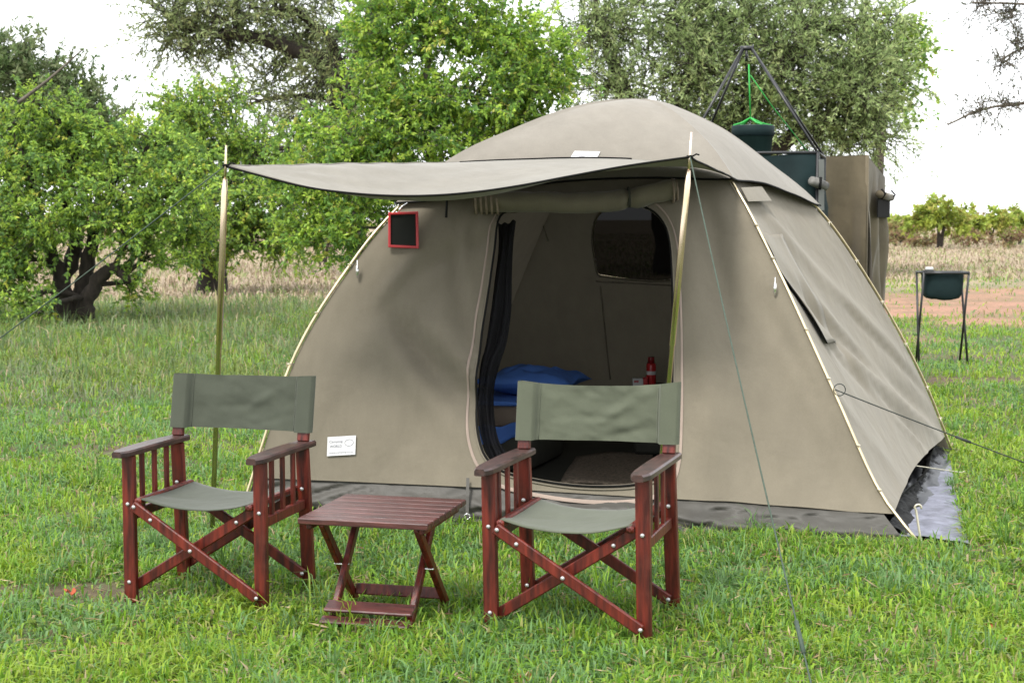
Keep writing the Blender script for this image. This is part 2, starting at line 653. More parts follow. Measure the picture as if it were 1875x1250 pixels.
def pole_profile(T):
    T = sorted(T, key=lambda q: q[1])
    T = [q for q in T if q[1] <= ZTOP - .03] + [(1.0, ZTOP)]
    # mirror over the apex so that the crown comes out rounded
    T2 = T + [(2 - s_, z_) for s_, z_ in reversed(T[:-1])]
    c = catmull(T2)
    half = c[:(len(c) + 1) // 2]
    z = np.maximum.accumulate(half[:, 1] + np.arange(len(half)) * 1e-7)
    z[-1] = max(z[-1], ZTOP)
    return np.interp(ZTOP * np.sin(TS * math.pi / 2), z, half[:, 0])


tabs = [pole_table(feet[0], pix[0]), pole_table(feet[1], pix[1] ), pole_table(feet[2], pix[2])]
tabs[1] = tabs[1][:-1] + [(.8, 2.04), (1.0, ZTOP)]
prof = [pole_profile(t) for t in tabs]
prof.append(prof[1].copy())


def pole_pt(k, t):
    s_ = np.interp(t, TS, prof[k])
    p = feet[k] + (C0 - feet[k]) * s_
    return np.array([p[0], p[1], ZTOP * math.sin(min(max(t, 0), 1) * math.pi / 2)])


def z2t(z):
    return math.asin(min(max(z / ZTOP, 0), 1)) * 2 / math.pi


def panel(k, u, t):
    return pole_pt(k, t) * (1 - u) + pole_pt((k + 1) % 4, t) * u


def pnormal(k, u, t):
    e = .01
    a = panel(k, u + e, t) - panel(k, u - e, t)
    t0, t1 = max(t - e, 0), min(t + e, .985)
    b = panel(k, u, t1) - panel(k, u, t0)
    n = np.cross(a, b)
    n /= np.linalg.norm(n) + 1e-12
    return n


def pix2ut(k, px, py, u=.5, t=.4):
    for _ in range(25):
        q = proj(panel(k, u, t)) - (px, py)
        if abs(q).max() < .05: break
        e = 1e-3
        J = np.stack([(proj(panel(k, u + e, t)) - proj(panel(k, u - e, t))) / (2 * e), (proj(panel(k, u, t + e)) - proj(panel(k, u, t - e))) / (2 * e)], 1)
        du = np.linalg.solve(J, -q)
        du = np.clip(du, -.12, .12)
        u, t = u + du[0], min(max(t + du[1], .002), .97)
    return u, t


def in_poly(poly, x, y):
    c = False
    n = len(poly)
    j = n - 1
    for i in range(n):
        xi, yi = poly[i]
        xj, yj = poly[j]
        if (yi > y) != (yj > y) and x < (xj - xi) * (y - yi) / (yj - yi) + xi: c = not c
        j = i
    return c


def densify(poly, step, closed=True):
    out = []
    n = len(poly)
    for i in range(n if closed else n - 1):
        a, b = np.array(poly[i]), np.array(poly[(i + 1) % n])
        m = max(1, int(np.linalg.norm((b - a) * (3.0, 2.4)) / step))
        out += [tuple(a + (b - a) * k / m) for k in range(m)]
    if not closed: out.append(tuple(poly[-1]))
    return out


def smooth_poly(pts, m=4):
    n = len(pts)
    P = [np.array(p, float) for p in pts]
    out = []
    for i in range(n):
        a, b, c, d = P[i - 1], P[i], P[(i + 1) % n], P[(i + 2) % n]
        for k in range(m):
            t = k / m
            out.append(tuple(.5 * ((2 * b) + (c - a) * t + (2 * a - 5 * b + 4 * c - d) * t * t + (3 * b - a - 3 * c + d) * t ** 3)))
    return out


def folds_fn(k, folds):
    L = []
    for (x0, y0, x1, y1, w, amp) in folds:
        a = np.array(pix2ut(k, x0, y0)) * (3.0, 2.4)
        b = np.array(pix2ut(k, x1, y1)) * (3.0, 2.4)
        L.append((a, b, w, amp))

    def f(u, t):
        p = np.array([u * 3.0, t * 2.4])
        z = 0
        for a, b, w, amp in L:
            d = b - a
            s_ = np.clip(((p - a) @ d) / (d @ d), -.3, 1.3)
            e = p - a - d * s_
            fade = math.exp(-(max(0, abs(s_ - .5) - .35) / .25) ** 2)
            z += amp * fade * math.exp(-(e @ e) / (w * w))
        return z
    return f


def panel_sheet(name, k, outline, holes, matl, parent, disp, step=.035, off=0.0):
    ol = densify(outline, step)
    hs = [densify(h, step) for h in holes]
    vs, es = [], []
    for lp in [ol] + hs:
        n0 = len(vs)
        vs += lp
        es += [(n0 + i, n0 + (i + 1) % len(lp)) for i in range(len(lp))]
    us = [p[0] for p in ol]
    ts = [p[1] for p in ol]
    su, st = step / 3.0, step / 2.4
    nu, ntt = int((max(us) - min(us)) / su), int((max(ts) - min(ts)) / st)
    bnd = np.array(vs)
    for i in range(1, nu):
        for j in range(1, ntt):
            u = min(us) + (max(us) - min(us)) * (i + .5 * (j % 2)) / nu
            t = min(ts) + (max(ts) - min(ts)) * j / ntt
            if not in_poly(ol, u, t) or any(in_poly(h, u, t) for h in hs): continue
            if (((bnd - (u, t)) * (3.0, 2.4)) ** 2).sum(1).min() < (step * .55) ** 2: continue
            vs.append((u, t))
    r_ = delaunay_2d_cdt([Vector(v) for v in vs], es, [], 0, 1e-6)
    V2, F2 = r_[0], r_[2]
    mb = MB()
    P3 = []
    for v in V2:
        u, t = v[0], v[1]
        P3.append(panel(k, u, t) + pnormal(k, u, t) * (off + disp(u, t)))
    fs = []
    for f in F2:
        cx = sum(V2[i][0] for i in f) / len(f)
        cy = sum(V2[i][1] for i in f) / len(f)
        if not in_poly(ol, cx, cy) or any(in_poly(h, cx, cy) for h in hs): continue
        fs.append(f)
    mb.add(P3, fs)
    return mb.build(name, matl, parent, smooth=True, world=True)


tent = thing('dome_tent', (C0[0], C0[1], 0), 'large olive khaki canvas dome tent with open door and awning', 'tent')

# --- front wall with the door
door_px = [(917, 396), (907, 450), (897, 520), (886, 590), (877, 660), (873, 720), (873, 765), (878, 800), (890, 832), (915, 856), (960, 870), (1030, 882), (1100, 886), (1165, 882), (1205, 866), (1222, 830),
           (1227, 760), (1229, 680), (1230, 600), (1229, 510), (1225, 445), (1214, 408), (1190, 384), (1150, 374), (1080, 376), (1000, 382), (945, 387)]
door_ut = [pix2ut(0, *p) for p in door_px]
door_s = smooth_poly(door_ut, 4)
zb = lambda u: .198 + (.128 - .198) * u + .015 * math.sin(math.pi * u)
ft = [(u, z2t(zb(u))) for u in np.linspace(0, 1, 25)]
f_out = ft + [(1, z2t(1.78)), (0, z2t(1.74))]
ff = folds_fn(0, [(715, 565, 868, 730, .05, -.03), (700, 610, 850, 790, .06, .02), (735, 560, 872, 690, .035, .02), (740, 600, 868, 790, .05, -.02), (640, 560, 800, 760, .10, -.012), (790, 480, 890, 440, .05, -.012), (770, 460, 700, 540, .06, .012), (830, 470, 870, 640, .04, -.014),
                  (800, 560, 870, 700, .05, .016), (850, 420, 880, 600, .03, .012), (1300, 380, 1340, 640, .08, -.015), (1250, 420, 1330, 900, .10, .016), (1400, 560, 1620, 930, .08, -.014), (1440, 650, 1600, 940, .05, .012), (1300, 480, 1560, 900, .12, -.012), (740, 400, 880, 470, .05, .008)])


EDG = lambda u: float(sstep(0, .05, u) * sstep(0, .05, 1 - u))


def front_disp(u, t):
    return EDG(u) * (-.035 * math.sin(math.pi * u) * math.sin(math.pi * min(t / .6, 1)) + 1.8 * ff(u, t) + .022 * (float(fnoise(u * 3 + t * .6, t * 2.4 - u, 5.5, 49, 3)) - .5) * (math.exp(-((u - .30) / .09) ** 2) * math.exp(-((t - .5) / .16) ** 2) * 2.2 + .18) + .012 * (float(fnoise(u * 3 + t, t * 2, 2.2, 41)) - .5) + .008 * (float(vnoise(u * 9 - t * 6, t * 2 + u, 2.0, 43)) - .5))


panel_sheet('front_wall', 0, f_out, [door_s], M['canvas'], tent, front_disp)

# --- right, rear, left walls
rf = folds_fn(1, [(1420, 480, 1690, 750, .07, -.02), (1560, 640, 1705, 780, .05, .022), (1520, 560, 1640, 700, .05, .016), (1540, 640, 1690, 800, .04, -.016), (1480, 520, 1560, 640, .06, -.018), (1420, 400, 1640, 640, .09, .02), (1600, 700, 1690, 815, .035, .016), (1560, 560, 1680, 700, .04, -.014), (1450, 620, 1640, 860, .07, .01)])


def right_disp(u, t):
    return EDG(u) * (-.05 * math.sin(math.pi * u) * math.sin(math.pi * min(t / .7, 1)) + 1.35 * rf(u, t) + .012 * (float(fnoise(u * 3 + t, t * 2, 2.2, 45)) - .5))


def hem_r(u): return .128 - .01 * u + .035 * math.sin(math.pi * u) ** 1.3


panel_sheet('side_wall', 1, [(u, z2t(hem_r(u))) for u in np.linspace(0, 1, 25)] + [(1, z2t(1.74)), (0, z2t(1.78))], [], M['canvas'], tent, right_disp)
win_px = [(1090, 470), (1086, 440), (1088, 410), (1097, 388), (1115, 375), (1145, 369), (1180, 370), (1205, 378), (1222, 394), (1231, 420), (1234, 455), (1234, 490), (1230, 507), (1200, 510), (1150, 507), (1110, 502), (1095, 497)]
win_ut = smooth_poly([pix2ut(2, *p) for p in win_px], 3)
plain = lambda u, t: EDG(u) * -.03 * math.sin(math.pi * u) + EDG(u) * .012 * (float(fnoise(u * 3 + t, t * 2, 2.2, 47)) - .5)
panel_sheet('rear_wall', 2, [(0, z2t(.03)), (1, z2t(.03)), (1, z2t(1.8)), (0, z2t(1.8))], [win_ut], M['canvas'], tent, plain, step=.06)
panel_sheet('side_wall', 3, [(0, z2t(.05)), (1, z2t(.05)), (1, z2t(1.74)), (0, z2t(1.8))], [], M['canvas'], tent, plain, step=.08)
# rear window mesh, with its seam tape
panel_sheet('window_mesh', 2, [tuple(p) for p in win_ut], [], M['black_mesh'], tent, plain, step=.08, off=.004)
MB().tube([panel(2, *p) - pnormal(2, *p) * .035 for p in densify(win_ut, .05)] + [panel(2, *win_ut[0]) - pnormal(2, *win_ut[0]) * .035], .008, 5).build('window_trim', M['canvas'], tent, True, True)

# --- crumpled pvc skirt: front and right, and the tent floor
def skirt(k, u0, u1, zt, bul):
    rs = np.random.RandomState(k + 3)

    def fn(u, v):
        z = zt(u) * (1 - v) + .006 * v
        p = panel(k, u, z2t(max(z, .004)))
        n = pnormal(k, u, .05)
        n = np.array([n[0], n[1], 0]); n /= np.linalg.norm(n)
        rdg = 1 - 2 * abs(float(fnoise(u * 15 + v * 1.5, v * 2.6 + u * 6, 1.6, 51 + k, 3)) - .5)
        rd2 = 1 - 2 * abs(float(fnoise(u * 24 - v * 2, v * 3 - u * 11, 1.6, 57 + k, 2)) - .5)
        w = .05 * (rdg - .75) + .012 * (rd2 - .75) + .03 * math.sin(v * 9 + 5 * float(vnoise(u * 7, 0, 1, 52))) * v * (1 - v) * 2
        p = p + n * (bul * math.sin(math.pi * min(max(v, 0) * 1.1, 1)) + w * math.sin(math.pi * min(max(v, 0), 1)) ** .8 - .012)
        if k == 0: p = p + n * front_disp(u, z2t(zt(u))) * (1 - max(v, 0)) - n * .008 * (1 - max(v, 0)) ** 4
        p[2] = z
        return p
    return MB().grid(fn, np.linspace(u0, u1, 230), np.linspace(-.04, 1, 18))


skirt(0, .0, .985, lambda u: zb(u) + .004, .02).build('groundsheet_skirt', M['skirt'], tent, True, True)
skirt(1, .02, .97, lambda u: .11 + .02 * math.sin(u * 9), -.06).build('groundsheet_skirt', M['piping'], tent, True, True)
fl = MB()
q = [panel(0, .01, .01), panel(0, .985, .01), panel(1, .97, .01), panel(2, .98, .01)]
fl.grid(lambda u, v: (q[0] * (1 - u) + q[1] * u) * (1 - v) + (q[3] * (1 - u) + q[2] * u) * v * 1.0 - np.array([0, 0, .0145]), np.linspace(0, 1, 8), np.linspace(0, 1, 8))
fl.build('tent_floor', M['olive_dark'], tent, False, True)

# --- poles and their clips
def outward(k):
    d = feet[k] - C0
    d = d / np.linalg.norm(d)
    return np.array([d[0], d[1], 0])


for k in range(4):
    pts = [pole_pt(k, t) + outward(k) * .014 + np.array([0, 0, .010 * t]) for t in np.linspace(0, .97, 40)]
    MB().tube(pts, .0078, 8).build('tent_pole', M['pole'], tent, True, True)
clips = {1: [410, 470, 600, 690, 812, 893], 2: [406, 476, 551, 628, 707, 764], 0: [482, 570, 664, 745]}
for k, ys in clips.items():
    for yy in ys:
        ts_ = np.linspace(.02, .9, 300)
        pp = [proj(pole_pt(k, t))[1] for t in ts_]
        t = float(np.interp(-yy, [-v for v in pp], ts_))
        p = pole_pt(k, t) + outward(k) * .022
        inn = -outward(k)
        side = np.cross(outward(k), (0, 0, 1.0)) * (1 if k == 0 else -1)
        if k == 2: side = np.cross(outward(k), (0, 0, 1.0))
        mb = MB()
        a_dir = np.linspace(0, 2 * math.pi, 11)
        tw = side * .6 + inn * .5
        tw /= np.linalg.norm(tw)
        mb.tube([p + np.array([0, 0, -.004]) + (outward(k) * math.cos(a) + tw * math.sin(a)) * .014 for a in a_dir], .0032, 5)
        mb.tube([p + tw * .014, p + tw * .03 + np.array([0, 0, -.006]), p + tw * .045 + np.array([0, 0, -.014])], .003, 5)
        mb.tube([p + tw * .045 + np.array([0, 0, -.014]) + (tw * math.cos(a) + np.array([0, 0, 1]) * math.sin(a)) * .009 for a in a_dir], .0025, 5)
        mb.build('pole_clip', M['peg'], tent, True, True)
# two sprung toggles hanging from the poles
for (px, py, k) in ((656, 497, 0), (1418, 530, 1)):
    u, t = pix2ut(0, px, py, u=.1 if k == 0 else .9)
    p = panel(0, u, t) + pnormal(0, u, t) * .03
    mb = MB().tube([p + (0, 0, .05), p + (0, 0, .02), p + (0, 0, .018), p + (0, 0, -.03), p + (0, 0, -.032), p + (0, 0, -.045)], [.003, .003, .008, .009, .005, .004], 8)
    mb.build('toggle', M['steel'], tent, True, True)

# --- flysheet
HEM = [1.60, 1.735, 1.60, 1.735]


def fly_pt(k, u, v, off=.03):
    """v 0 at hem .. 1 at apex"""
    z0 = HEM[k] * (1 - u) + HEM[(k + 1) % 4] * u
    if k == 0: z0 += .07 * math.sin(math.pi * u)
    else: z0 += .05 * math.sin(math.pi * u)
    t0 = z2t(z0)
    t = t0 + (1 - t0) * v
    p = panel(k, u, min(t, .9999))
    n = pnormal(k, u, min(t, .97))
    kn_, un_ = ((k - 1) % 4, 1.0) if u < .5 else ((k + 1) % 4, 0.0)
    n2_ = pnormal(kn_, un_, min(t, .97))
    ew = .5 * (1 - float(sstep(0, .12, min(u, 1 - u))))
    n = n * (1 - ew) + n2_ * ew
    n = n * (1 - v) + np.array([0, 0, 1.0]) * v
    n /= np.linalg.norm(n)
    bulge = .035 * math.sin(math.pi * u) * (1 - v) ** .5 * min(1, v * 4)
    w = .014 * (float(fnoise(p[0] * 1.2, p[1] * 1.2 + p[2], 2.2, 61)) - .5) * (1 - v)
    rr = off + bulge + w + .012 * math.exp(-(min(u, 1 - u) / .03) ** 2)
    return p + n * rr


flymb = MB()
for k in range(4):
    flymb.grid(lambda u, v: fly_pt(k, u, v), np.linspace(0, 1, 41), 1 - (1 - np.linspace(0, .995, 26)) ** 1.0)
fly = flymb.build('fly_sheet', M['fly'], tent, True, True)
MB().ball(np.array([C0[0], C0[1], ZTOP + .028]), .05, 16, 6, (1, 1, .12)).build('crown_cap', M['fly'], tent, True, True)
for k in (0, 1):
    MB().tube([fly_pt(k, u, 0) for u in np.linspace(0.0, 1, 50)], .006, 5).build('hem_piping', M['piping'], tent, True, True)


def pix_fly(px, py):
    best = None
    u, v = .5, .3
    for _ in range(30):
        q = proj(fly_pt(0, u, v)) - (px, py)
        e = 2e-3
        J = np.stack([(proj(fly_pt(0, u + e, v)) - proj(fly_pt(0, u - e, v))) / (2 * e), (proj(fly_pt(0, u, v + e)) - proj(fly_pt(0, u, v - e))) / (2 * e)], 1)
        try: du = np.clip(np.linalg.solve(J, -q), -.08, .08)
        except Exception: break
        u, v = min(max(u + du[0], 0), 1), min(max(v + du[1], 0), .93)
    return u, v


# --- awning
YL, YR = 7.40, 7.20
fr_px = [(413, 303), (480, 321), (560, 341), (640, 352), (720, 357), (800, 356), (880, 349), (960, 337), (1050, 320), (1150, 302), (1263, 286)]
fr = catmull([at(px, py, YL + (YR - YL) * (px - 413) / 850) for px, py in fr_px], 6)
seam = [pix_fly(px, py) for px, py in ((842, 300), (900, 297), (980, 294), (1080, 292), (1180, 296))]
bk = [fly_pt(0, u, v) + np.array([0, -.012, .006]) for u, v in seam]
bk += [fly_pt(0, .93, .06) + np.array([0, -.012, .006]), fly_pt(0, .995, .0) + np.array([.01, -.012, .0])]
bk = catmull(bk, 8)


def resamp(P, n):
    d = np.concatenate([[0], np.cumsum(np.linalg.norm(np.diff(P, axis=0), axis=1))])
    d /= d[-1]
    return np.stack([np.interp(np.linspace(0, 1, n), d, P[:, i]) for i in range(3)], 1)


NA = 61
fr_r, bk_r = resamp(fr, NA), resamp(bk, NA)


def awn(u, v):
    i = u * (NA - 1)
    k0 = int(min(i, NA - 2))
    w = i - k0
    a = bk_r[k0] * (1 - w) + bk_r[k0 + 1] * w
    b = fr_r[k0] * (1 - w) + fr_r[k0 + 1] * w
    p = a * (1 - v) + b * v
    bel = sstep(0, .3, u) * (1 - sstep(.38, .75, u))
    p = p - np.array([0, 0, 1]) * (.62 * v ** 3 * (1 - v) * bel )
    p[2] += .010 * (float(fnoise(p[0] * 2 + v * 3, v * 1.2, 2.0, 71)) - .5) * math.sin(math.pi * min(1, v + .1))
    for cu_, sg_ in ((0, 1), (1, -1)):
        du_, dv_ = abs(u - cu_) * 2.0, (1 - v) * 1.3
        rr_ = math.hypot(du_, dv_)
        p[2] += .010 * math.sin(math.atan2(dv_, du_ + 1e-6) * 15) * math.exp(-rr_ / .35) * min(1, rr_ / .1) * min(1, (1 - v) * 8)
    p[2] += .006 * math.sin(40 * v + 6 * u) * (1 - sstep(0, .25, u)) * v * (1 - v) * 2
    return p


MB().grid(awn, np.linspace(0, 1, NA), np.linspace(0, 1, 34)).build('awning', M['awning'], tent, True, True, solid=.003)
edge_pts = [awn(u, 1) + np.array([0, -.002, -.004]) for u in np.linspace(0, 1, 80)] + [awn(1, v) + np.array([.003, 0, -.003]) for v in np.linspace(.98, 0, 20)]
MB().tube(edge_pts, .0055, 5).build('hem_piping', M['piping'], tent, True, True)
MB().tube([awn(u, 0) + np.array([0, -.008, .004]) for u in np.linspace(0, .62, 40)], .004, 5).build('seam_piping', M['piping'], tent, True, True)
MB().tube([awn(0, v) + np.array([0, 0, .002]) for v in np.linspace(0, 1, 20)], .004, 5).build('hem_piping', M['awning'], tent, True, True)
# hanging tape under the awning
p = panel(0, *pix2ut(0, 819, 385)) + pnormal(0, *pix2ut(0, 819, 385)) * .03
MB().tube([p + (0, 0, .08), p + (.0, 0, .02), p + (-.004, 0, -.055)], [.006, .006, .007], 4).build('tie_tape', M['piping'], tent, False, True)

# --- door trim: zip tape along the opening, rolled door, gathered mesh
cen = np.mean(np.array(door_s), 0)


def off_loop(poly, d, lift):
    P = []
    n = len(poly)
    A = np.array(poly) * (3.0, 2.4)
    for i in range(n):
        tg = A[(i + 1) % n] - A[i - 1]
        tg /= np.linalg.norm(tg) + 1e-9
        nrm = np.array([tg[1], -tg[0]])
        if nrm @ (A[i] - cen * (3.0, 2.4)) < 0: nrm = -nrm
        q_ = (A[i] + nrm * d) / (3.0, 2.4)
        P.append(panel(0, q_[0], q_[1]) + pnormal(0, q_[0], q_[1]) * (lift + front_disp(q_[0], q_[1])))
    return P


def ribbon(d0, d1, lift, name, m_):
    a, b = off_loop(door_s, d0, lift), off_loop(door_s, d1, lift)
    c_ = off_loop(door_s, (d0 + d1) / 2, lift + .003)
    n = len(a)
    mb = MB().add(a + c_ + b, [(i, (i + 1) % n, n + (i + 1) % n, n + i) for i in range(n)] + [(n + i, n + (i + 1) % n, 2 * n + (i + 1) % n, 2 * n + i) for i in range(n)])
    return mb.build(name, m_, tent, True, True)


ribbon(.050, .063, .005, 'zip_tape', M['zip'])
MB().tube([*off_loop(door_s, .006, .006), off_loop(door_s, .006, .006)[0]], .006, 5).build('door_binding', M['piping'], tent, True, True)
MB().tube([*off_loop(door_s, .016, .004), off_loop(door_s, .016, .004)[0]], .005, 5).build('door_binding', M['canvas'], tent, True, True)
# roll: tube with spiral end above the opening
ra = panel(0, *pix2ut(0, 868, 384)); rb = panel(0, *pix2ut(0, 1236, 360))
nf = pnormal(0, .6, .5)
ra, rb = ra + nf * .06, rb + nf * .06
mb = MB()
N_R = 48
ax = (rb - ra) / np.linalg.norm(rb - ra)
e1 = nf
e2 = np.cross(ax, e1)
ringpts, fs = [], []
for i in range(N_R):
    s_ = i / (N_R - 1)
    c_ = ra + (rb - ra) * s_ + np.array([0, 0, .012 * math.sin(s_ * 7)]) - np.array([0, 0, .028 * math.sin(math.pi * s_)])
    tie = math.exp(-((s_ - .77) / .02) ** 2)
    rad = .058 * (1 - .28 * tie) * (.86 + .14 * sstep(0, .3, s_))
    for k in range(16):
        a = 2 * math.pi * k / 16
        rr = rad * (1 + .12 * (float(vnoise(s_ * 9 + math.cos(a), math.sin(a) * 1.5 + s_ * 5, 1.7, 81)) - .5) * 2)
        ringpts.append(c_ + (e1 * math.cos(a) + e2 * math.sin(a) * .95) * rr)
for i in range(N_R - 1):
    for k in range(16):
        j = (k + 1) % 16
        fs.append((i * 16 + k, i * 16 + j, i * 16 + 16 + j, i * 16 + 16 + k))
fs.append(tuple(range(16))); fs.append(tuple(range((N_R - 1) * 16, N_R * 16)))
roll = mb.add(ringpts, fs).build('door_roll', M['canvas'], tent, True, True)
for s_ in (.012, .038, .064, .09, .118):      # webbing bands on the near end of the roll
    c_ = ra + (rb - ra) * s_ - np.array([0, 0, .02 * math.sin(math.pi * s_)])
    MB().tube([c_ - ax * .006 + np.array([0, 0, 0]), c_ + ax * .006], .0585, 16).build('webbing_band', M['webbing'], roll, True, True)
for s_, rr in ((.985, .062), (1.004, .052), (1.006, .036)):
    c_ = ra + (rb - ra) * s_
    MB().tube([c_ + (e1 * math.cos(a) + e2 * math.sin(a)) * rr for a in np.linspace(0, 2 * math.pi, 22)], .006, 5).build('rolled_edge', M['webbing'], roll, True, True)
c_ = ra + (rb - ra) * .77 - np.array([0, 0, .02])
MB().tube([c_ + (e1 * math.cos(a) + e2 * math.sin(a)) * .052 for a in np.linspace(0, 2 * math.pi, 20)], .006, 5).tube([c_ + e1 * .05 - np.array([0, 0, .03]), c_ + e1 * .055 - np.array([.006, 0, .075])], .005, 5).build('roll_tie', M['olive_dark'], roll, True, True)

# gathered insect mesh hanging inside the left edge of the door
gl = [(922, 395, 30), (922, 440, 24), (915, 500, 28), (908, 560, 34), (898, 620, 36), (888, 655, 34), (884, 700, 26), (884, 750, 26), (890, 800, 28), (905, 838, 34)]
glc = catmull([(a, b, c) for a, b, c in gl], 5)


def curtain(u, v):
    px, py, w = [np.interp(v, np.linspace(0, 1, len(glc)), glc[:, i]) for i in range(3)]
    uu, tt = pix2ut(0, px - 11 + u * (w + 3), py)
    return panel(0, uu, tt) - pnormal(0, uu, tt) * (.07 + .014 * math.sin(u * 13 + v * 5) + .016 * math.sin(u * 5 + v * 14))


MB().grid(curtain, np.linspace(0, 1, 18), np.linspace(0, 1, 36)).build('mesh_door', M['mesh_curtain'], tent, True, True)

# strap and ring below the door's lower left corner
sa, sb_ = pix2ut(0, 858, 876), pix2ut(0, 858, 944)
p0s, p1s = panel(0, *sa) + pnormal(0, *sa) * .02, panel(0, *sb_) + pnormal(0, *sb_) * .035
dxs = np.array([.008, 0, 0])
MB().add([p0s - dxs, p0s + dxs, (p0s + p1s) / 2 + dxs + (0, -.015, 0), (p0s + p1s) / 2 - dxs + (0, -.015, 0), p1s - dxs, p1s + dxs], [(0, 1, 2, 3), (3, 2, 5, 4)]).build('strap', M['skirt'], tent, False, True, solid=.003)
MB().tube([p1s + np.array([.014 * math.cos(a), -.004, -.012 + .014 * math.sin(a)]) for a in np.linspace(0, 2 * math.pi, 16)], .003, 5).build('strap_ring', M['steel'], tent, True, True)
# --- seams of the inner rear wall
for (qa, qb) in (((1092, 512), (1234, 518)), ((1100, 520), (1118, 690)), ((985, 385), (1004, 440))):
    sg = [pix2ut(2, qa[0] + (qb[0] - qa[0]) * f_, qa[1] + (qb[1] - qa[1]) * f_) for f_ in np.linspace(0, 1, 12)]
    MB().tube([panel(2, *q_) + pnormal(2, *q_) * (plain(*q_) - .006) for q_ in sg], .005, 5).build('wall_seam', M['canvas'], tent, True, True)
# --- right wall window flap
fp = [(1386, 425), (1512, 628), (1549, 617), (1436, 425)]
fu = [np.array(pix2ut(1, *p_)) for p_ in fp]


def flap(u, v):
    a = fu[0] * (1 - v) + fu[1] * v
    b = fu[3] * (1 - v) + fu[2] * v
    c_ = a * (1 - u) + b * u
    lift = .008 + .016 * (1 - u) ** 2 * sstep(0, .5, v) + .006 * math.sin(u * 6 + v * 9) * (1 - u)
    return panel(1, *c_) + pnormal(1, *c_) * (lift + right_disp(*c_))


MB().grid(flap, np.linspace(0, 1, 12), np.linspace(0, 1, 28)).build('window_flap', M['canvas'], tent, True, True, solid=.003)
MB().tube([flap(0, v) - np.array([0, 0, .004]) for v in np.linspace(.05, 1, 30)], .0042, 5).build('flap_dark_edge', M['piping'], tent, True, True)  # thin black line set just under the flap's loose edge
# small shade tab under the fly on the right wall
tb = [np.array(pix2ut(1, *p_)) for p_ in ((1352, 348), (1365, 373), (1408, 372), (1390, 346))]
MB().add([panel(1, *s_) + pnormal(1, *s_) * (.02) for s_ in tb], [(0, 1, 2, 3)]).build('shade_tab', M['canvas'], tent, False, True, solid=.003)


# --- sewn labels
def text_mesh(s_):
    cu = bpy.data.curves.new('print', 'FONT')
    cu.body = s_
    ob = bpy.data.objects.new('print', cu)
    COL.objects.link(ob)
    dg = bpy.context.evaluated_depsgraph_get()
    me = bpy.data.meshes.new_from_object(ob.evaluated_get(dg))
    vs = [np.array(v.co) for v in me.vertices]
    fs = [tuple(p_.vertices) for p_ in me.polygons]
    bpy.data.objects.remove(ob)
    bpy.data.meshes.remove(me)
    A = np.array(vs)
    lo, hi = A.min(0), A.max(0)
    return (A - lo)[:, :2] / (hi - lo)[:2], fs


def sewn_label(corners, lines, ring=None):
    """corners: 3D tl,tr,br,bl"""
    tl, tr, br, bl = corners
    n = np.cross(tr - tl, bl - tl); n /= np.linalg.norm(n)
    if n[1] > 0: n = -n
    P = lambda u, v, l=0.0: (tl * (1 - u) + tr * u) * (1 - v) + (bl * (1 - u) + br * u) * v + n * l
    lab = MB().grid(lambda u, v: P(u, v, .006), np.linspace(0, 1, 4), np.linspace(0, 1, 4)).build('fabric_label', M['white'], tent, False, True, solid=.002)
    for (s_, u0, u1, v0, v1) in lines:
        A, fs = text_mesh(s_)
        MB().add([P(u0 + (u1 - u0) * a[0], v1 + (v0 - v1) * a[1], .0085) for a in A], fs).build('print', M['ink'], lab, False, True)
    if ring:
        cu_, cv, ru, rv = ring
        MB().tube([P(cu_ + ru * math.cos(a), cv + rv * math.sin(a), .008) for a in np.linspace(0, 2 * math.pi, 24)], .0012, 4).build('print', M['ink'], lab, False, True)


cs = []
for px, py in ((600, 800), (652, 797), (651, 832), (599, 835)):
    u, t = pix2ut(0, px, py)
    cs.append(panel(0, u, t) + pnormal(0, u, t) * (front_disp(u, t) + .004))
sewn_label(cs, [('Camping', .07, .54, .2, .36), ('WORLD', .09, .52, .44, .58), ('www.camping.co.za', .08, .92, .80, .90)], (.77, .36, .15, .17))
cs = [fly_pt(0, *pix_fly(px, py)) for px, py in ((1052, 278), (1099, 279), (1092, 293), (1043, 292))]
sewn_label(cs, [('Camping', .2, .5, .25, .45), ('WORLD', .2, .5, .55, .72)])

# ------------------------------------------------------------------ awning poles, ropes, pegs
def awning_pole(foot, top, label, tip):
    foot, top, tip = np.array(foot), np.array(top), np.array(tip)
    t = thing('awning_pole', foot, label, 'pole', 'awning poles')
    d = top - foot
    nrm = lambda s_: foot + d * s_
    MB().tube([nrm(0), nrm(.52), nrm(.521), nrm(.93), nrm(.965)], [.0125, .0125, .0155, .0155, .010], 12).build('pole_tube', M['gold'], t, True, True)
    MB().tube([nrm(.96), nrm(1.0), tip], [.006, .006, .005], 8).build('spike', M['gold'], t, True, True)
    return t


pl_top, pr_top = at(413, 303, YL), at(1263, 287, YR)
pl = awning_pole(gnd(388, 985), pl_top, 'brass-coloured steel awning pole behind the left chair', at(414, 266, YL))
pr = awning_pole(gnd(1196, 1008), pr_top, 'brass-coloured steel awning pole beside the tent door, behind the right chair', at(1266, 242, YR))


def rope(name, pts, r, m_, label, cat='rope', group=None, slack=0.0):
    a, b_ = np.array(pts[0]), np.array(pts[-1])
    if len(pts) == 2:
        pts = [a + (b_ - a) * s_ - np.array([0, 0, slack * 4 * s_ * (1 - s_)]) for s_ in np.linspace(0, 1, 24)]
    t = thing(name, b_, label, cat, group)
    MB().tube(pts, r, 6).build('cord', m_, t, True, True)
    return t, pts


